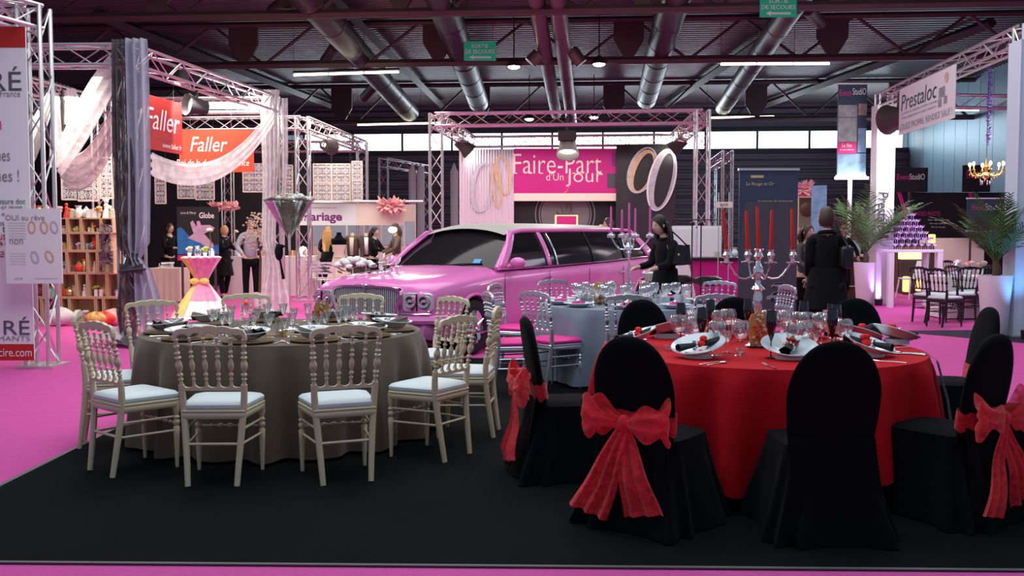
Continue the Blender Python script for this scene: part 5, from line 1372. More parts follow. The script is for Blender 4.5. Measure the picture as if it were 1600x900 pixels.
# lamp heads on the trusses
def lamp_head(label, loc, aim, s=1.0, lit=True, shell='dark_steel'):
    t = T('stage_lamp', label, 'stage lamp', loc); R = (Vector(aim)-Vector(loc)).to_track_quat('Z', 'Y').to_matrix()
    G().lathe([(.04*s,-.14*s),(.09*s,-.12*s),(.10*s,.02*s),(.14*s,.14*s),(.135*s,.14*s),(.09*s,.03*s)], 20, R=R, cap=False).build('shell', shell, t)
    G().lathe([(0,.06*s),(.105*s,.065*s)], 16, R=R, cap=False).build('lens', 'lamp_white' if lit else 'lens_glass', t)
    G().tube([(0,0,.0),(0,0,.22*s)], .015*s, 6).build('clamp', 'dark_steel', t); return t
lamp_head('large stage lamp on the left stand beam, pale shell', PT(308,166,15.6), PT(230,150,15), 1.3, False, 'grey_wear')
lamp_head('lit stage lamp on the fashion stand truss', PT(512,228,24.4), PT(560,242,26), 1.5)
lamp_head('lit stage lamp in the left corner of centre stand', PT(724,228,25), PT(760,260,25.2), 1.6)
lamp_head('lit stage lamp in the right corner of centre stand', PT(1060,226,25), PT(1020,260,25.2), 1.6)
lamp_head('very bright lamp hanging in front of the magenta sign', PT(887,226,22.5), PT(887,330,21.8), 2.0)
lamp_head('big black moving lamp beside the white post sleeve at right', PT(1404,184,19.5), PT(1372,190,20), 2.2)
lamp_head('small lamp lit under the left receding beam', PT(287,120,15), PT(280,150,15), .8)
t = T('projector_box', 'dark projector box hanging above the bright lamp', 'projector', PT(886,212,22.4)); G().box((0,0,0), (.42,.3,.22)).build('case', 'dark_steel', t, smooth=False, bevel=.02); G().tube([(0,0,.1),(0,0,.45)], .03, 8).build('hanger', 'dark_steel', t)
for i, (l, a, p) in enumerate(((PT(287,125,15),PT(330,470,17),260),(PT(724,230,25),PT(760,290,25.4),60),(PT(1060,228,25),PT(1010,300,25.4),60),(PT(887,240,22.3),PT(887,420,17),150),(PT(1395,187,19.8),PT(1374,260,20.8),120),(PT(512,232,24.4),PT(540,420,25.6),120))):
    spot('stage_spot', l, a, p*2.2, (1,.93,.86), 75)
for px in (330, 370, 400): point('work_light', PT(px,172,18.0), 22, (1,.92,.82), .12)
g = T('neon_bar', 'bright white tube lamp on the back beam, left stand', 'stage lamp', PT(325,166,18.2)); G().tube([(-.5,0,0),(1.1,0,0)], .05, 8).build('tube', 'lamp_white', g); G().box((.3,.06,.05), (1.7,.05,.08)).build('housing', 'aluminium', g, smooth=False)
# ================================================================ people and figures
def person(label, x, y, rz, h=1.7, top='black_wear', legs='black_wear', coat=None, hair='hair_black', long_hair=0.0, arms=((.10,.10),(.10,.10)), fore=((.25,-.1),(.25,-.1)), bow_head=0.0, stride=.04, shoes='black_leather', sit=False, skirt=None, name='person', cat='person', zoff=0.0, bald=False):
    """faces local -y.  arms: (out, forward) of each elbow; fore: (forward reach, height) of each hand from the elbow"""
    k = h/1.70; t = T(name, label, cat, (x, y, zoff), rz)
    hp = .92; V = []; E = []
    def v(a, b, c, r, r2=None): V.append((a*k, b*k, c*k, r*k, (r2 or r)*k)); return len(V)-1
    pel = v(0,0,.93,.135,.10); wai = v(0,.0,1.07,.115,.085); che = v(0,.0,1.27,.145,.10); nb = v(0,.0,1.41,.07,.065); nk = v(0,-.01,1.47,.048,.05); hb = v(0,-.02-bow_head*.4,1.53,.05,.055)
    E += [(pel,wai),(wai,che),(che,nb),(nb,nk),(nk,hb)]
    hands = []; segs = []
    for i, s in enumerate((-1, 1)):
        sh = v(s*.165,0,1.385,.052); eo, ef = arms[i]; el = v(s*(.175+eo),-ef,1.13+.3*ef,.040); fr, fh = fore[i]
        wx = s*(.175+eo*.6-.06*(fr > .2)); wr = v(wx,-ef-fr,1.13+.3*ef+fh-.24*(1-min(1,fr*3.2)),.027,.022)
        pw, pe = Vector(V[wr][:3]), Vector(V[el][:3]); dr = (pw-pe).normalized(); pm = v(*[c/k for c in (pw+dr*.07*k)],.028,.016)
        E += [(nb,sh),(sh,el),(el,wr),(wr,pm)]; base = pw+dr*.09*k; sd = dr.cross(Vector((0,1,0)) if abs(dr.y) < .8 else Vector((0,0,1))).normalized()
        for q in range(4):
            off = sd*(q-1.5)*.017*k; f1 = v(*[c/k for c in (base+off+dr*.01*k)],.0075); f2 = v(*[c/k for c in (base+off+dr*(.05-.004*abs(q-1.4))*k+Vector((0,0,-.012*k)))],.0065); E += [(pm,f1),(f1,f2)]
        t1 = v(*[c/k for c in (pw+dr*.03*k+sd*.035*k)],.009); t2 = v(*[c/k for c in (pw+dr*.075*k+sd*.045*k)],.0075); E += [(pm,t1),(t1,t2)]
        segs.append((V[sh], V[el], V[wr]))
        if sit:
            hi = v(s*.09,-.03,.90,.085); kn = v(s*.11,-.42,.88,.06); an = v(s*.11,-.42,.45,.040); to = v(s*.11,-.55,.40,.032)
        else:
            st_ = stride*s; hi = v(s*.088,0,.86,.085); kn = v(s*.10,-st_*.6-.01,.49,.058); an = v(s*.105,st_*1.2+.02,.09,.040); to = v(s*.12,st_*1.2-.13,.035,.034,.026)
        E += [(pel,hi),(hi,kn),(kn,an),(an,to)]; segs[-1] += (V[hi], V[kn], V[an], V[to])
    skinned('body', V, E, 'skin', t)
    # head with face
    hc = Vector((0,-.035-bow_head*.5,1.615)); 
    Rh = Matrix.Rotation(bow_head*1.6, 3, 'X')
    def head(u, vv):
        a = 2*PI*u; b = PI*vv; ca, sa = sin(b)*cos(a), sin(b)*sin(a); z = cos(b)
        w = .074*(1-.22*max(0,-z)**1.3); dp = .092*(1-.08*max(0,-z)); p = Vector((ca*w, sa*dp, z*.115))
        if sa < 0:
            f = max(0, -sa); p.y -= .022*math.exp(-(ca/.16)**2)*math.exp(-((z+.12)/.20)**2)*f*1.2      # nose
            p.y += .009*f*(math.exp(-((abs(ca)-.42)/.18)**2)*math.exp(-((z-.12)/.14)**2))          # eye sockets
            p.y -= .008*math.exp(-(ca/.3)**2)*math.exp(-((z+.85)/.2)**2)*f                           # chin
        return (hc+Rh @ p)*k
    G().grid(head, 28, 20, cu=True).build('head', 'skin', t)
    g = G()
    for s in (-1, 1): g.ell((hc+Rh @ Vector((s*.076,.005,-.005)))*k, (.012*k,.02*k,.03*k), 8, 6)
    g.build('ears', 'skin', t)
    g = G()
    for s in (-1, 1): g.ell((hc+Rh @ Vector((s*.030,-.078,.014)))*k, (.012*k,.006*k,.006*k), 8, 6)
    g.build('eyes', 'hair_black', t)
    G().ell((hc+Rh @ Vector((0,-.083,-.055)))*k, (.022*k,.007*k,.006*k), 8, 6).build('mouth', 'rose_red', t)
    def hr(u, vv):
        a = 2*PI*u; fr = max(0, -sin(a)); lim = (.74-.42*fr) if not bald else .30
        b = PI*vv*lim; p = Vector((sin(b)*cos(a)*.086, sin(b)*sin(a)*.104+.006, cos(b)*.128+.004)); return (hc+Rh @ p)*k
    G().grid(hr, 26, 12, cu=True).build('hair', hair, t)
    if long_hair:
        def lh(u, vv):
            a = PI*(.02+.96*u); z = hc.z+.04-long_hair*vv; rr = .088+.035*sin(PI*min(1,vv*1.1))+.006*sin(22*u+3*vv)
            return Vector((rr*cos(a)*1.05, hc.y+.01+rr*sin(a)*(1.0+.15*vv)+.03*vv, z))*k
        G().grid(lh, 30, 14).build('long_hair', hair, t, solid=.02)
    # clothes
    GV = []; GE = []
    def w(a, r, r2=None): GV.append((a[0], a[1], a[2], r*k, (r2 or r)*k)); return len(GV)-1
    c0 = w((0,0,.90*k),.155,.118); c1 = w((0,0,1.05*k),.135,.105); c2 = w((0,0,1.27*k),.165,.122); c3 = w((0,0,1.42*k),.075,.07)
    GE += [(c0,c1),(c1,c2),(c2,c3)]
    for sg in segs:
        a = w(sg[0],.068); b = w(sg[1],.054); p, q = Vector(sg[1][:3]), Vector(sg[2][:3]); c = w(p.lerp(q,.93),.040); GE += [(c3,a),(a,b),(b,c)]
    if top: skinned('jacket', GV, GE, top, t)
    if legs:
        GV = []; GE = []; p0 = w((0,0,.93*k),.150,.115)
        for sg in segs:
            a = w(sg[3],.098); b = w(sg[4],.072); p, q = Vector(sg[4][:3]), Vector(sg[5][:3]); c = w(p.lerp(q,.97),.055); GE += [(p0,a),(a,b),(b,c)]
        skinned('trousers', GV, GE, legs, t)
    g = G()
    for sg in segs:
        q, to = Vector(sg[5][:3]), Vector(sg[6][:3]); q = Vector((q.x,q.y,to.z)); g.tube([q+(q-to)*.35, q, (q+to)/2, to, to+(to-q)*.25], [.028*k,.042*k,.042*k,.040*k,.018*k], 10, flat=.9)
    g.build('shoes', shoes, t)
    if coat:
        zb_ = coat[1]
        def ct(u, vv):
            a = 2*PI*u; z = 1.10-(1.10-zb_)*vv; rx = .165+.075*vv; ry = .125+.085*vv; f = 1+.05*sin(7*a)*vv
            return Vector((rx*cos(a)*f, ry*sin(a)*f, z))*k
        G().grid(ct, 40, 10, cu=True).build('coat_skirt', coat[0], t)
        G().tube([Vector((.075*cos(a),.065*sin(a)+.005,1.46+.015*sin(a)))*k for a in [2*PI*i/16 for i in range(17)]], .022*k, 8).build('collar', coat[0], t)
    if skirt:
        G().lathe([(.0,1.06*k),(.13*k,1.05*k),(.19*k,.80*k),(.26*k,skirt[1]*k)], 24, cap=False).build('skirt', skirt[0], t)
    return t
def fd(py): return 2250/(py-367)
# woman in black with hand bag behind the grey table
wm = person('dark haired woman in black coat looking down, black bag on her shoulder', X(1040,11.5), 11.5, math.radians(-62), 1.70, long_hair=.34, coat=('black_wear',.50), arms=((.0,.08),(.0,.08)), fore=((.20,.04),(.20,.04)), bow_head=.12)
hb = T('handbag', 'black quilted leather shoulder bag carried by the dark haired woman', 'bag', PT(1062,398,11.35), math.radians(15)); hb.scale = (.72,.8,.8)
G().grid(lambda u, v: Vector((.20*(1-.12*v)*math.copysign(abs(cos(2*PI*u))**.8,cos(2*PI*u))*(1+.0*v), .08*math.copysign(abs(sin(2*PI*u))**.7,sin(2*PI*u))*(1-.5*v), -.14+.28*v+.01*sin(20*u))), 40, 12, cu=True).build('bag_body', 'black_leather', hb)
G().ell((0,0,-.13),(.19,.065,.03)).build('bag_base', 'black_leather', hb); G().tube([(-.14,0,.13),(-.16,.02,.30),(-.18,.03,.36),(-.12,.02,.34),(.0,.0,.24),(.13,0,.13)], .012, 6).build('strap', 'black_leather', hb)
G().ell((-.05,-.07,0),(.02,.008,.02)).build('clasp', 'gold_metal', hb)
person('man in long black coat seen from behind at right', X(1291,10.6), 10.6, math.radians(170), 1.77, coat=('black_wear',.66), hair='hair_brown', stride=.08, arms=((.0,.0),(.0,.0)), fore=((.05,0),(.12,.0)))
sb = T('shoulder_bag', 'dark shoulder bag carried at the right hip of the man in black coat', 'bag', PT(1320,395,10.5)); G().box((0,0,-.05),(.14,.22,.24)).build('bag_body', 'black_leather', sb, bevel=.03); G().tube([(0,-.1,.07),(-.05,-.02,.20),(-.10,.02,.32)], .010, 6).build('strap', 'black_leather', sb)
person('woman with patterned grey sweater left of the man in black coat', X(1259,13.9), 13.9, math.radians(30), 1.62, top='patterned_knit' if 0 else 'grey_wear', hair='hair_brown', long_hair=.2)
person('man with white hair sitting behind the brown bar counter', X(1336,22.5), 22.5, math.radians(-20), 1.62, top='pale_wear', hair='hair_grey', bald=True)
person('man with pale face and dark jacket standing by the brown bar', X(1317,21.5), 21.5, math.radians(10), 1.68, top='black_wear', hair='hair_grey')
person('man in black shirt standing at the white side table, far left', X(265,23.2), 23.2, math.radians(60), 1.74, hair='hair_brown', arms=((.05,.1),(.05,.1)), fore=((.25,.05),(.25,.05)))
person('blonde woman in long black coat by the white clothed counter', X(350,22.6), 22.6, math.radians(70), 1.68, hair='hair_blonde', coat=('black_wear',.55), arms=((.02,.15),(.02,.15)), fore=((.25,.18),(.25,.18)))
person('person in lilac grey jacket and dark trousers left of white column', X(392,20.6), 20.6, math.radians(20), 1.82, top='pale_wear', hair='hair_brown', shoes='rose_red')
person('woman with long blonde hair in black seen from behind, fashion stand', X(512,24.0), 24.0, math.radians(165), 1.66, hair='hair_blonde', long_hair=.55, coat=('black_wear',.45))
person('woman with black headscarf hair at the fashion stand counter', X(584,23.6), 23.6, math.radians(70), 1.66, hair='hair_black', long_hair=.30, arms=((.02,.15),(.02,.15)), fore=((.25,.0),(.25,.0)))
person('brown haired woman leaning by the bright desk lamp', X(620,23.0), 23.0, math.radians(-70), 1.74, top='brown_wear', hair='hair_brown', long_hair=.25)
person('man in dark jacket behind the car boot, facing left', X(953,19.5), 19.5, math.radians(-80), 1.80, hair='hair_brown', top='grey_wear')
person('person half hidden behind the rear of the pink car', X(938,21), 21, math.radians(30), 1.68, hair='hair_blonde', top='black_wear')
# dress forms
def dress_form(label, x, y, dress, rz=0, h=1.0):
    t = T('dress_form', label, 'mannequin', (x,y,0), rz)
    G().lathe([(.055,1.56),(.06,1.50),(.10,1.44),(.17,1.38),(.18,1.30),(.17,1.26)], 24).build('shoulders', 'black_cloth', t)
    G().lathe([(.165,1.30),(.172,1.24),(.125,1.07),(.15,.95)], 24, cap=False).build('bodice', dress, t)
    G().grid(lambda u, v: Vector(((.15+.30*v**1.1+.015*sin(2*PI*9*u)*v)*cos(2*PI*u), (.12+.30*v**1.1+.015*sin(2*PI*9*u)*v)*sin(2*PI*u), .97-.94*v)), 72, 12, cu=True).build('gown_skirt', dress, t)
    G().tube([(0,0,0),(0,0,1.2)], .02, 8).build('stand_pole', 'dark_steel', t); return t
dress_form('black dress form wearing a cream strapless wedding gown', X(530,23.5), 23.5, 'cream_cloth')
def suit_form(label, x, y, m, shirt, rz=0):
    t = T('suit_form', label, 'mannequin', (x,y,0), rz)
    V = [(0,0,.92,.16,.115),(0,0,1.08,.145,.105),(0,0,1.30,.175,.12),(0,0,1.45,.08,.075)]; E = [(0,1),(1,2),(2,3)]
    for s in (-1, 1):
        b = len(V); V += [(s*.18,0,1.40,.07,.07),(s*.24,.02,1.12,.058,.058),(s*.24,-.04,.86,.048,.048)]; E += [(3,b),(b,b+1),(b+1,b+2)]
    skinned('jacket', V, E, m, t)
    V = [(0,0,.93,.15,.11)]; E = []
    for s in (-1, 1): b = len(V); V += [(s*.09,0,.84,.10,.10),(s*.10,0,.48,.075,.075),(s*.10,0,.06,.06,.06)]; E += [(0,b),(b,b+1),(b+1,b+2)]
    skinned('trousers', V, E, m, t)
    G().add([(-.055,-.135,1.44),(.055,-.135,1.44),(.035,-.150,1.0),(-.035,-.150,1.0)], [(0,1,2,3)]).build('shirt_front', shirt, t, solid=.03)
    G().lathe([(.055,1.46),(.05,1.54),(.0,1.55)], 16).build('neck_cap', 'cream_cloth', t)
    g = G()
    for s in (-1, 1): g.tube([(s*.24,-.05,.82),(s*.24,-.06,.74)], [.03,.015], 8)
    g.build('hands', 'cream_cloth', t); return t
suit_form('headless mannequin in grey brown groom suit with cream waistcoat', X(549,24.0)+.05, 23.9, 'brown_wear', 'cream_cloth')
suit_form('headless mannequin in dark suit right of the groom suit', X(566,24.9)+.1, 24.9, 'grey_wear', 'white_cloth', .2)

# ================================================================ left stands furniture
def open_box(name, label, x, y, z, w, h, dp, grp):
    t = T(name, label, 'crate', (x,y,z), 0, grp); g = 0
    th = .018
    for nm, c, s in (('side_board',(-w/2+th/2,0,h/2),(th,dp,h)),('side_board',(w/2-th/2,0,h/2),(th,dp,h)),('base_board',(0,0,th/2),(w-2*th,dp,th)),('top_board',(0,0,h-th/2),(w-2*th,dp,th)),('back_board',(0,dp/2-.006,h/2),(w-2*th,.012,h-2*th))):
        G().box(c, s).build(nm, 'light_wood', t, smooth=False)
    return t
dS = 16.3; sS = FPX/dS
rows = [(507,466,(38,70,100,113,154,166,192)),(466,428,(38,74,98,125,142,172,195)),(428,394,(38,66,95,111,143,158,184)),(394,366,(38,64,94,114,135,159,180)),(366,343,(38,66,95,113,134,165,184))]
ordn = ['bottom row','second row up','middle row','fourth row up','top row']; cn = ['first','second','third','fourth','fifth','sixth']
goods = []
gz = lambda py: (507-py)/sS
rd = random.Random(21)
def ornament(kind, label, x, y, z, s, m, m2):
    t = T(kind, label, kind.replace('_', ' '), (x,y,z), rd.random()*.6)
    if kind == 'glass_vase': G().lathe([(.03*s,0),(.05*s,.03*s),(.055*s,.08*s),(.03*s,.13*s),(.045*s,.16*s)], 12, cap=False).build('vase_body', m, t)
    elif kind == 'candle_jar': G().lathe([(0,0),(.04*s,0),(.042*s,.09*s),(.0,.09*s)], 12).build('jar', m, t); G().ell((0,0,.10*s),(.03*s,.03*s,.02*s),8,6).build('lid', m2, t)
    elif kind == 'figurine':
        g = G().lathe([(.04*s,0),(.03*s,.06*s),(.018*s,.10*s),(.025*s,.13*s),(.01*s,.15*s)], 10).ell((0,0,.17*s),(.022*s,.022*s,.025*s),8,6).ell((.03*s,0,.11*s),(.03*s,.01*s,.02*s),8,6); g.build('figure', m, t)
    elif kind == 'flower_bunch':
        g = G()
        for k in range(7): a = k*2.4; g.ell((.04*s*cos(a)*(k/7)**.5,.03*s*sin(a),.09*s+.02*s*(k%3)),(.028*s,.028*s,.022*s),7,5)
        g.build('blossoms', m, t); G().lathe([(.02*s,0),(.035*s,.06*s),(0,.06*s)], 8).build('pot', m2, t)
    elif kind == 'gift_box': G().box((0,0,.045*s),(.11*s,.08*s,.09*s)).build('box_body', m, t, smooth=False, bevel=.004); G().box((0,0,.046*s),(.02*s,.084*s,.094*s)).build('ribbon', m2, t, smooth=False)
    else:
        g = G().ell((0,0,.05*s),(.06*s,.045*s,.05*s),12,8); g.build('bag_body', m, t); G().tube([(-.02*s,0,.09*s),(0,0,.12*s),(.02*s,0,.09*s)], .012*s, 6).build('tie', m2, t)
    return t
mat('lime', (.45,.50,.05), .5); mat('sea_green', (.20,.45,.38), .4); mat('plum', (.25,.05,.15), .5)
gk = ['glass_vase','candle_jar','figurine','flower_bunch','gift_box','sweet_bag']
gm = ['porcelain','petal_cream','amber','rose_red','lime','sea_green','feather_pink','plum','gold_metal','white_cloth','tinsel','petal_white']
gmn = dict(zip(gm, ['white porcelain','cream','amber','red','lime green','sea green','pale pink','plum','golden','white','purple grey','ivory']))
ci = 0
for r, (yb_, yt_, xs) in enumerate(rows):
    for c in range(len(xs)-1):
        x0, x1 = X(xs[c], dS)+.004, X(xs[c+1], dS)-.004; z0 = gz(yb_)+.001*r; hh = gz(yt_)-gz(yb_)-.003
        open_box('wooden_crate', 'open pale wooden crate, %s, %s from the left' % (ordn[r], cn[c]), (x0+x1)/2, dS, z0, x1-x0, hh, .32, 'stacked display crates')
        n = 2 if x1-x0 < .25 else 3
        for q in range(n):
            kd = gk[ci % 6]; m = gm[(ci*5+r) % 12]; m2 = gm[(ci*7+3) % 12]; ci += 1
            xx = x0+.06+(x1-x0-.12)*(q+.5)/n; s = min(1.35, (hh-.05)/.20)*rd.uniform(.8,1.05)*(1 if x1-x0 > .25 else .75)
            ornament(kd, '%s %s in %s crate, %s, %s from left' % (gmn[m], kd.replace('_',' '), cn[c], ordn[r], cn[q]), xx, dS-.04-.05*(q % 2), z0+.019, s, m, m2)
zt = gz(343)+.005
for q in range(14):
    kd = gk[(q*5+2) % 6]; m = gm[(0,11,8,1,0,6,3,1,11,9,0,2,11,1)[q]]; xx = X(44+q*10.3, dS)
    ornament(kd, '%s %s on top of the crate shelf, number %d counting from left' % (gmn[m], kd.replace('_',' '), q+1) if 0 else '%s %s on top of the crates %s' % (gmn[m], kd.replace('_',' '), ['at the far left end','left of the notice board edge','second left','above the first crate joint','above the notice board','left of the pale strip drape','under the pale strip drape','right of the pale strip drape','near the middle','right of the middle','left of the tinsel','above the lime ornament','beside the charcoal drape','at the right end'][q]), xx, dS-.02*(q % 3), zt, 1.3+.7*rd.random()*(q in (3,4,9,10,12)), m, 'petal_cream')
g = G(); 
for k in range(260):
    z = rd.uniform(gz(425), gz(352)); a = rd.random()*2*PI; p = Vector((.05*cos(a), .05*sin(a), z)); v = Vector((cos(a),sin(a),rd.uniform(-.6,.6)))*.06; g.tube([p, p+v], [.008,.002], 3)
o = g.build('tinsel_garland', 'tinsel', smooth=False, loc=(X(177,dS),dS-.25,0)); tag(o, 'purple silver tinsel garland hanging at the right end of the crates', 'garland')
def sack(label, px, py, d, m, s):
    tag(G().grid(lambda u, v: Vector((s*.22*cos(2*PI*u)*sin(PI*v)**.6*(1+.1*sin(9*u*2*PI)), s*.14*sin(2*PI*u)*sin(PI*v)**.6, s*.30*(1-v)+.02*sin(14*u))), 24, 12, cu=True).build('gift_bag', m, loc=(X(px,d),d,0)), label, 'bag')
sack('glossy red wrapped bag on the floor by the crates', 160, 507, 15.7, 'rose_red', .8); sack('orange gold wrapped bag beside the red one', 147, 507, 15.6, 'amber', .8); sack('white paper bag on the floor left of the crates', 92, 500, 15.8, 'white_cloth', 1.0); sack('pale pink wrapped bag in front of the last crate', 176, 500, 15.85, 'feather_pink', .9)

# cocktail table in white, pink and yellow
d = 17.3; cx_ = X(315,d)
tw = T('cocktail_table', 'tall round cocktail table hidden by its gathered cloth', 'table', (cx_,d,0)); G().lathe([(0,1.085),(.35,1.085),(.35,1.10),(0,1.10)], 32).build('tabletop', 'white_lacquer', tw); G().lathe([(.18,0),(.03,.04),(.03,1.08)], 16).build('pedestal', 'aluminium', tw)
def wrap(u, v):
    a = 2*PI*u; k = v
    if k < .12: r = .375*k/.12; z = 1.112
    else:
        q = (k-.12)/.88; z = 1.11-1.09*q; e = abs(z-.66)/.5
        r = .10+.275*min(1, e)**1.15 if z > .66 else .10+.33*min(1.3, e)**.95
        r *= 1+.07*sin(16*a)*min(1, .3+e)
    return Vector((r*cos(a), r*sin(a), z))
tag(G().grid(wrap, 128, 30, cu=True).build('gathered_cloth', 'white_cloth', loc=(cx_,d,0)), 'white cloth gathered at the waist of the tall cocktail table', 'tablecloth')
def half(a0, a1, m, lab, dz=0, off=.012):
    def fn(u, v):
        p = wrap((a0+(a1-a0)*u)/(2*PI), .10+.86*v*(1-dz)); k = 1+off/max(.05, math.hypot(p.x,p.y)); return Vector((p.x*k, p.y*k, p.z))
    tag(G().grid(fn, 40, 26).build('overlay_cloth', m, loc=(cx_,d,0)), lab, 'overlay cloth')
half(3.3, 4.3, 'yellow_voile', 'yellow sheer overlay on left of the cocktail table'); half(4.35, 5.9, 'pink_voile', 'pink sheer overlay on right of the cocktail table', .25, .02)
g = G().lathe([(.115,.62),(.13,.66),(.115,.70)], 20)
for s in (-1, 1): g.ell((s*.09,-.15,.67),(.09,.04,.06),12,8)
tag(g.build('waist_ribbon', 'yellow_voile', loc=(cx_,d,0)), 'yellow ribbon bow round the waist of the cocktail table', 'ribbon')
for q, (dx, kd, m, lab) in enumerate(((-.2,'flower_bunch','petal_cream','small cream posy on left of the cocktail table'),(-.05,'glass_vase','clear_glass','clear vase in the middle of cocktail table'),(.08,'flower_bunch','lime','lime green posy on the cocktail table'),(.2,'candle_jar','porcelain','white jar at the right of cocktail table'))):
    ornament(kd, lab, cx_+dx, d-.05, 1.113, 1.2, m, 'porcelain')
def flower_stem(label, px, py0, py1, d, m, n=1):
    a = PT(px, py1, d); b = PT(px, py0, d); t = T('tall_flower', label, 'flower', (a.x,d,a.z)); L = b.z-a.z
    G().tube([(0,0,0),(.02,0,L*.6),(0,0,L)], .008, 5).build('stem', 'leaf_green', t); g = G(); blob(g, (0,0,L), .07, rd, 9); g.build('bloom', m, t)
flower_stem('tall white calla like flower left of blonde woman', 328, 360, 402, 17.2, 'petal_cream'); flower_stem('yellow white flower right of the blonde woman', 369, 362, 400, 23.4, 'petal_cream'); 
# white clothed counter and side tables
def clothed(label, x, y, w, dp, h, m, tl):
    t = T('trestle_table', tl, 'table', (x,y,0)); G().box((0,0,h-.03),(w-.05,dp-.05,.03)).build('tabletop', 'white_lacquer', t, smooth=False)
    for a in (-1,1):
        for b in (-1,1): G().tube([(a*(w/2-.1),b*(dp/2-.1),0),(a*(w/2-.1),b*(dp/2-.1),h-.045)], .018, 6).build('leg', 'aluminium', t)
    def fn(u, v):
        q = u*4; i = int(q) % 4; f = q-int(q); cs = [(-w/2,-dp/2),(w/2,-dp/2),(w/2,dp/2),(-w/2,dp/2)]; p = Vector(cs[i]).lerp(Vector(cs[(i+1)%4]), f)
        if v < .2: k = v/.2; return Vector((p.x*k, p.y*k, h))
        k = (v-.2)/.8; o = 1+.02*k+.02*k*sin(u*2*PI*22)/max(.5,w/2); return Vector((p.x*o, p.y*o, h-(h-.02)*k))
    o = G().grid(fn, 160, 16, cu=True).build('tablecloth', m, loc=(x,y,0)); return tag(o, label, 'tablecloth')
clothed('white pinkish cloth on the long counter behind the blonde woman', X(395,22.0)+.1, 23.6, 2.0, .8, .98, 'white_cloth', 'long trestle counter under pinkish white cloth, left')
clothed('white cloth on the low side table at far left', X(262,21.6), 21.6, .75, .7, .76, 'cream_cloth', 'small trestle table under cream cloth, far left')
clothed('white cloth on display table left of the fashion stand', X(455,24), 24.6, 1.1, .6, .8, 'white_cloth', 'display trestle table left of the fashion stand')
clothed('white cloth on the long table behind black chairs at right', X(1510,17.3)+.25, 17.4, 1.5, .8, .76, 'white_cloth', 'long trestle table under white cloth, right stand')
for q, (px, lab) in enumerate(((1482,'left'),(1500,'middle'),(1520,'right'))):
    ornament(['glass_vase','flower_bunch','flower_bunch'][q], ['purple tinted vase','pink flower bunch','dusty flower bunch'][q]+' at the %s of the long white table' % lab, X(px,17.3)+.15, 17.3, .762, 1.8, ['purple_glass','petal_pink','petal_dusty'][q], 'porcelain')
for q in range(6):
    ornament(gk[q], '%s on the pinkish white counter, %s from the left' % (gk[q].replace('_',' '), cn[q]), X(395,22)+.1-.85+.33*q, 23.45, .982, 1.5, gm[(0,11,2,6,8,1)[q]], 'petal_cream')
def fold_chair(label, x, y, rz, m='matt_white'):
    t = T('folding_chair', label, 'chair', (x,y,0), rz, 'white folding chairs')
    for s in (-1, 1):
        G().tube([(s*.2,.22,0),(s*.2,-.12,.52),(s*.2,-.20,.85)], .012, 6).build('leg', m, t); G().tube([(s*.18,-.22,0),(s*.18,.14,.46)], .012, 6).build('leg', m, t)
    for z in (.62,.70,.78,.85): G().box((0,-.16-.10*(z-.62)/.23,z),(.42,.015,.05)).build('back_slat', m, t, smooth=False)
    for q in range(5): G().box((0,-.14+.075*q,.46),(.40,.06,.015)).build('seat_slat', m, t, smooth=False)
    return t
fc = fold_chair('x', 0, 0, 0)
for px, d, rz, lab in ((248,22.2,1.2,'white folding chair left of the far side table'),(283,22.3,-1.2,'white folding chair right of the far side table'),(508,22.3,.3,'white folding chair in front of the wedding gown'),(498,23.2,-.5,'white folding chair left behind the other at fashion stand')):
    place(fc, lab, (X(px,d),d,0), rz)
# blossom tree by the lilac jacket person
def blossom_tree(label, px, d, h):
    t = T('blossom_tree', label, 'artificial tree', (X(px,d),d,0)); rdd = random.Random(4)
    G().lathe([(.12,0),(.15,.3),(.13,.3),(0,.28)], 16).build('pot', 'white_lacquer', t)
    G().tube([(0,0,.28),(.03,0,1.0),(-.02,0,h*.75)], [.03,.025,.015], 8).build('trunk', 'trunk', t)
    g = G()
    for k in range(230):
        a = rdd.random()*2*PI; b = math.acos(rdd.uniform(-1,1)); r = .34*rdd.random()**.4; g.ell((r*sin(b)*cos(a), r*sin(b)*sin(a), h*.80+r*1.3*cos(b)), (.026,.026,.02), 6, 4)
    g.build('blossoms', 'petal_cream', t)
blossom_tree('cream artificial blossom tree left of white draped column', 405, 20.0, 1.95)
lt = T('desk_lamp', 'bright round desk lamp in front of the brown haired woman', 'lamp', (X(614,22.4),22.4,0)); G().lathe([(.12,0),(.02,.03),(.015,1.5),(0,1.52)], 12).build('stand', 'dark_steel', lt); G().ell((0,0,PT(614,359,22.4).z),(.10,.10,.07)).build('shade', 'lamp_white', lt)
for px, py, d in ((474,392,24),(474,405,23.8)):
    b = T('globe_lamp', 'round glowing lamp at the display table, %s' % ('upper' if py < 400 else 'lower'), 'lamp', (X(px,d),d,0)); zz = PT(px,py,d).z; G().lathe([(.1,0),(.015,.02),(.015,zz)], 10).build('stand', 'white_lacquer', b); G().ell((0,0,zz),(.10,.10,.11)).build('globe', 'bulb_warm' if 0 else 'lamp_white', b)

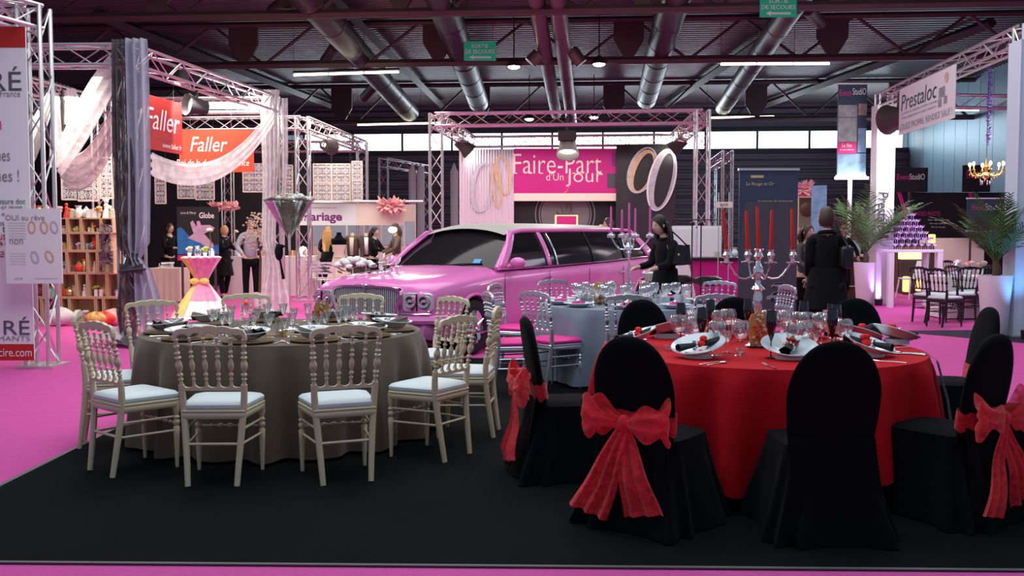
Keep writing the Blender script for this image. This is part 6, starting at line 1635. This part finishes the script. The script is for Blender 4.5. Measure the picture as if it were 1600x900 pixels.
# ================================================================ centre back
pw = T('partition', 'white folding partition screen behind the dark haired woman', 'partition', (X(1088,17),17,0))
for k, px in enumerate((1068,1108)):
    G().box((X(px,17)-X(1088,17),0,.86),(.42,.03,1.60)).build('screen_panel', 'white_print', pw, smooth=False)
    G().box((X(px,17)-X(1088,17),-.02,.86),(.36,.01,1.50)).build('screen_inset', 'paper_white', pw, smooth=False)
rl = T('iron_railing', 'black wrought iron railing above the white partition', 'railing', (X(1090,19),19,0))
G().tube([(-.5,0,1.80),(.5,0,1.80)], .012, 6).tube([(-.5,0,1.64),(.5,0,1.64)], .012, 6).build('rail', 'black_gloss', rl)
for q in range(9): G().tube([(-.48+.12*q,0,1.64),(-.42+.12*q,0,1.72),(-.48+.12*q,0,1.80)], .008, 5).build('scroll', 'black_gloss', rl)
for s in (-.5,.5): G().tube([(s,0,0),(s,0,1.80)], .015, 6).build('post', 'black_gloss', rl)
for px, lab in ((1081,'left'),(1095,'right')): tag(G().tube([(0,0,0),(0,0,1.62)], .009, 8).lathe([(.16,0),(.16,.012),(.02,.03)], 16).ell((0,0,1.64),(.03,.03,.03)).build('barrier_post', 'black_gloss', loc=(X(px,12.6),12.6,.009)), 'thin black upright post, the %s one of two before the white screen' % lab, 'post')
for px, d, lab in ((1063,13.6,'left'),(1107,13.2,'right')):
    b = T('bar_stool', 'black round bar stool, the %s one behind the grey table' % lab, 'stool', (X(px,d),d,0)); 
    G().lathe([(0,.80),(.15,.80),(.20,.84),(.19,.90),(.12,.93),(0,.935)], 28).build('seat', 'black_leather', b); G().lathe([(.20,0),(.20,.015),(.03,.03),(.025,.80)], 20).build('pedestal', 'chrome', b)
mc = T('bar_counter', 'magenta bar counter with flared sides and black top', 'counter', (X(1140,16),16,0))
w0, w1 = .95, 1.28; G().add([(-w1/2,-.3,1.08),(w1/2,-.3,1.08),(w1/2,.3,1.08),(-w1/2,.3,1.08)]+[(x_,y_,z_) for z_, q in ((.8,.90),(.5,.80),(.02,.74)) for x_, y_ in ((-w1/2*q,-.28),(w1/2*q,-.28),(w1/2*q,.28),(-w1/2*q,.28))], [(i*4+k, i*4+(k+1)%4, (i+1)*4+(k+1)%4, (i+1)*4+k) for i in range(3) for k in range(4)]+[(0,1,2,3),(15,14,13,12)]).build('counter_body', 'magenta_print', mc, smooth=False)
G().box((0,0,1.105),(w1+.12,.68,.05)).build('counter_top', 'black_gloss', mc, smooth=False, bevel=.01)
for q, px in enumerate((1120,1136,1148)): ornament(['candle_jar','sweet_bag','glass_vase'][q], ['yellow paper cup on magenta bar','dark posy on magenta bar','white cup on magenta bar'][q], X(px,15.9), 15.9, 1.131, 1.0, ['petal_cream','leaf_dark','porcelain'][q], 'petal_cream')
gb = T('gold_pedestal', 'golden pedestal holding a white pot and bright gold ribbon by the car boot', 'pedestal', (X(1021,12.6),12.6,0))
G().lathe([(.13,0),(.15,.25),(.14,.55),(.19,.86),(.20,.90),(0,.90)], 24).build('column', 'gold_metal', gb); G().lathe([(0,.90),(.10,.90),(.15,1.0),(.13,1.03),(0,1.03)], 20).build('pot', 'porcelain', gb)
G().grid(lambda u, v: Vector((.05+.16*v+.02*sin(9*u), .03*sin(6*v), .98+.26*v+(u-.5)*.14)), 10, 14).build('ribbon', 'glow_yellow' if 0 else 'gold_metal', gb, solid=.01)
pd = T('menu_stand', 'small cream name plate on a thin double rod stand', 'sign', (X(1130,14.8),14.8,0))
for s in (-.08,.08): G().tube([(s,0,0),(s,0,2.15)], .008, 6).build('rod', 'aluminium', pd)
G().box((0,-.02,PT(1130,320,14.8).z),(.26,.012,.09)).build('plate', 'cream_print', pd, smooth=False); text('lettering', 'BAR', 'dark_text', pd, 0, -.03, PT(1130,320,14.8).z, .12, .04)

# ================================================================ right side
sh = T('display_shelf', 'pale display shelf with a framed brown picture, right of navy banner', 'shelf', (X(1257,17.5),17.5,0))
G().box((0,.14,1.1),(.34,.02,2.2)).build('back_board', 'cream_cloth', sh, smooth=False)
for s in (-1,1): G().box((s*.17,0,1.1),(.02,.3,2.2)).build('side_board', 'light_wood', sh, smooth=False)
for z in (.3,.8,1.2,1.6,2.18): G().box((0,0,z),(.32,.3,.02)).build('shelf_board', 'light_wood', sh, smooth=False)
G().lathe([(0,0),(.13,.01),(.10,.03)], 20, (0,-.10,1.95), Matrix.Rotation(PI/2,3,'X')).build('round_picture', 'brown_wood', sh)
tp = panel('poster_board', 'tall narrow pale poster right of the display shelf', 'poster', X(1278,17), 17, .02, .26, 2.35, 'photo_blue', -.4)
bc = T('bar_counter', 'brown wooden bar counter beside the left palm', 'counter', (X(1352,21.8),21.8,0)); G().box((0,0,.5),(.9,.5,1.0)).build('counter_body', 'brown_wood', bc, smooth=False); G().box((0,0,1.03),(1.0,.6,.05)).build('counter_top', 'cream_cloth', bc, smooth=False, bevel=.01); G().box((0,-.26,.35),(.9,.03,.03)).build('foot_rail', 'aluminium', bc, smooth=False)
def lounge_lamp(label, px, py0, py1, d, w, m):
    x, z0, ww, h = spx(px-w/2, px+w/2, py0, py1, d); t = T('light_box', label, 'light box', (x,d,0)); z0 = max(.04, z0)
    G().box((0,0,z0+h/2),(ww,.2,h)).build('glowing_box', m, t, bevel=.03); G().box((0,.02,z0/2),(ww*.9,.14,z0)).build('base', 'dark_steel', t, smooth=False)
lounge_lamp('bright yellow lit counter front behind the white tall table', 1427, 389, 405, 24.5, 44, 'glow_yellow')
lounge_lamp('yellow lit box beside the left palm pot', 1370, 384, 402, 23.5, 12, 'glow_yellow')
lounge_lamp('orange glowing lantern under the tall white table', 1416, 432, 456, 24, 9, 'glow_orange')
lounge_lamp('orange glowing lantern by the white plastic chair', 1436, 434, 455, 24, 8, 'glow_orange')
lounge_lamp('pink orange lit box right of the glass pyramid', 1456, 366, 382, 24, 8, 'glow_orange')
mat('brown_red', (.12,.03,.015), .5); tag(G().box((X(1428,24.8),24.8,.65),(.9,.2,1.25)).build('counter', 'brown_red', smooth=False), 'dark red brown counter body behind the tall white table', 'counter')
# tall white table with the champagne pyramid
dT = 20.1; xT = X(1419,dT); tt = T('tall_table', 'tall white square legged table carrying the glass pyramid', 'table', (xT,dT,0))
HTT = 1.21; G().box((0,0,HTT-.04),(1.12,.8,.06)).build('tabletop', 'white_lacquer', tt, smooth=False, bevel=.006)
for a in (-1,1):
    for b in (-1,1): G().box((a*.50,b*.34,(HTT-.07)/2),(.11,.11,HTT-.07)).build('leg', 'white_lacquer', tt, smooth=False, bevel=.004)
cp = T('champagne_coupe', 'x', 'glass'); G().lathe([(.034,0),(.005,.008),(.005,.06),(.01,.066)], 10).build('stem', 'purple_glass', cp); G().lathe([(.006,.066),(.045,.085),(.066,.124),(.062,.122),(.04,.088),(0,.072)], 14, cap=False).build('bowl', 'purple_glass', cp)
tn = ['top','second','third','fourth','fifth','sixth','bottom']
for lv in range(7):
    n = lv+1; z = HTT-.01+(6-lv)*.125
    for i in range(n):
        for j in range(n):
            place(cp, 'champagne coupe in the %s tier of the purple lit glass pyramid' % tn[lv], (xT+(i-(n-1)/2)*.135, dT+(j-(n-1)/2)*.105, z), 0, 'coupes of the pyramid, %s tier' % tn[lv])
point('pyramid_light', (xT, dT-.7, HTT+.75), 30, (.7,.45,1), .1); point('pyramid_light', (xT-.8, dT-.3, HTT+.3), 10, (.65,.4,1), .1)
wc = T('plastic_chair', 'white moulded plastic chair under the lit counter', 'chair', (X(1425,22.6),22.6,0), -1.3)
G().grid(lambda u, v: Vector(((u-.5)*.46, -.20+.42*v, .46+.02*abs(2*u-1)**2)), 10, 10).build('seat', 'matt_white', wc, solid=.02); G().grid(lambda u, v: Vector(((u-.5)*.46*(1-.15*v), .20+.10*v+.04*(1-abs(2*u-1)**2), .46+.42*v)), 10, 10).build('backrest', 'matt_white', wc, solid=.02)
for a in (-1,1):
    for b in (-1,1): G().tube([(a*.20,b*.19,.45),(a*.24,b*.25,0)], [.02,.014], 8).build('leg', 'matt_white', wc)
# palms
def palm(label, px, d, h, pl, seed, n=16, ph=.90):
    t = T('potted_palm', label, 'plant', (X(px,d),d,.009)); r = random.Random(seed)
    G().lathe([(.155,0),(.17,.02),(.235,ph-.03),(.24,ph),(.215,ph),(.205,ph-.08),(0,ph-.08)], 36).build('pot', 'matt_white', t)
    G().lathe([(0,ph-.079),(.20,ph-.079),(0,ph-.05)], 16).build('soil', 'trunk', t)
    g = G().tube([(0,0,ph-.08),(.02,0,ph+.10),(0,.01,ph+.22)], [.055,.06,.04], 10); g.build('trunk', 'trunk', t)
    for k in range(n):
        a = k*2.4+r.random()*.4; L = h*r.uniform(.75,1.1); el = r.uniform(.75,1.40); g = G(); pts = []
        for i in range(12):
            q = i/11; rr = L*q*cos(el)*(1+.2*q); z = L*(sin(el)*q-(.55-.25*el)*q*q*.8); pts.append(Vector((rr*cos(a), rr*sin(a), ph+.18+z)))
        g.tube(pts, [.010-.0006*i for i in range(12)], 5)
        for i in range(2, 12):
            for sub in (0, .5):
                if i == 11 and sub: continue
                p = pts[i].lerp(pts[min(11,i+1)], sub); tdir = (pts[i]-pts[i-1]).normalized(); sd = tdir.cross(Vector((0,0,1))).normalized(); ll = .26*L*sin(PI*min(.95,(i+sub)/12+.12))+.03
                for s in (-1, 1):
                    dr = (tdir*.75+sd*s*.85+Vector((0,0,.12-.3*r.random()))).normalized(); e = p+dr*ll-Vector((0,0,.12*ll)); m_ = p+dr*ll*.5; w_ = tdir*.010
                    g.add([p-w_, p+w_, m_+w_*1.2, e, m_-w_*1.2], [(0,1,2,4),(4,2,3)])
        g.build('frond', 'leaf_green', t, smooth=False)
    return t
palm('feathery palm in white round pot left of the white post', 1352, 20.6, 1.75, 0, 3, 22)
palm('feathery palm in tall white pot at right beside the pale blue post', 1556, 14.1, 1.15, 0, 8, 18)
# chandelier
dC = 16.6; cc = PT(1541,268,dC); ch = T('chandelier', 'small brass and crystal chandelier with glowing candle bulbs', 'chandelier', cc)
G().lathe([(0,-.14),(.03,-.12),(.05,-.06),(.02,-.02),(.03,.04),(.05,.08),(.02,.14),(.01,.22)], 14).build('stem', 'gold_metal', ch)
for k in range(6):
    a = k*PI/3+.3; R_ = .27; G().tube([(.02*cos(a),.02*sin(a),-.02),(.12*cos(a),.12*sin(a),-.08),(.22*cos(a),.22*sin(a),-.06),(R_*cos(a),R_*sin(a),.02)], .009, 6).build('arm', 'gold_metal', ch)
    G().lathe([(.03,.02),(.035,.03),(.012,.035),(.011,.09),(0,.09)], 10, (R_*cos(a),R_*sin(a),0)).build('candle_cup', 'gold_metal', ch)
    G().ell((R_*cos(a),R_*sin(a),.125),(.022,.022,.04),10,8).build('bulb', 'bulb_warm', ch)
    g = G()
    for q in range(5): g.ell((R_*cos(a)*(1-.18*q),R_*sin(a)*(1-.18*q),-.04-.03*(q%3)),(.012,.012,.02),6,5)
    g.build('crystal_drops', 'amber', ch)
g = G()
for q in range(14): a = q*.45; g.ell((.09*cos(a),.09*sin(a),-.15-.03*(q%3)),(.013,.013,.025),6,5)
g.build('crystal_fringe', 'crystal', ch); G().tube([(0,0,.2),(0,0,4.35-cc.z)], .006, 5).build('chain', 'dark_steel', ch)
point('chandelier_light', cc+Vector((0,0,.12)), 30, (1,.75,.45), .2)
g = G(); Lc = 4.35-cc.z
mat('purple_tinsel', (.25,.10,.60), .3, metal=.5)
for q in range(150):
    z = rd.uniform(.45, Lc); a = rd.random()*6.3; g.tube([(0,0,z),(.05*cos(a),.05*sin(a),z+.02)], [.010,.004], 3)
tag(g.build('tinsel_garland', 'purple_tinsel', smooth=False, loc=cc+Vector((.015,-.02,0))), 'purple tinsel wound round the chandelier chain', 'garland')
# uplights
for px, d, m, c, p, lab in ((1594,13.9,'glow_blue',(.15,.5,1),14,'small blue floor spotlight at the right edge post'),(1367,20.6,'glow_purple',(.6,.4,1),16,'small purple floor spotlight at the white post by the palm')):
    u = T('floor_spotlight', lab, 'spotlight', (X(px,d),d-.25,.0)); G().lathe([(.07,0),(.08,.02),(.09,.14),(.085,.14)], 16, cap=False).build('shell', 'black_gloss', u); G().lathe([(0,.11),(.08,.115)], 16, cap=False).build('lens', m, u)
    spot('floor_spot', (X(px,d),d-.25,.16), (X(px,d),d+.1,2.0), p*4, c, 60)
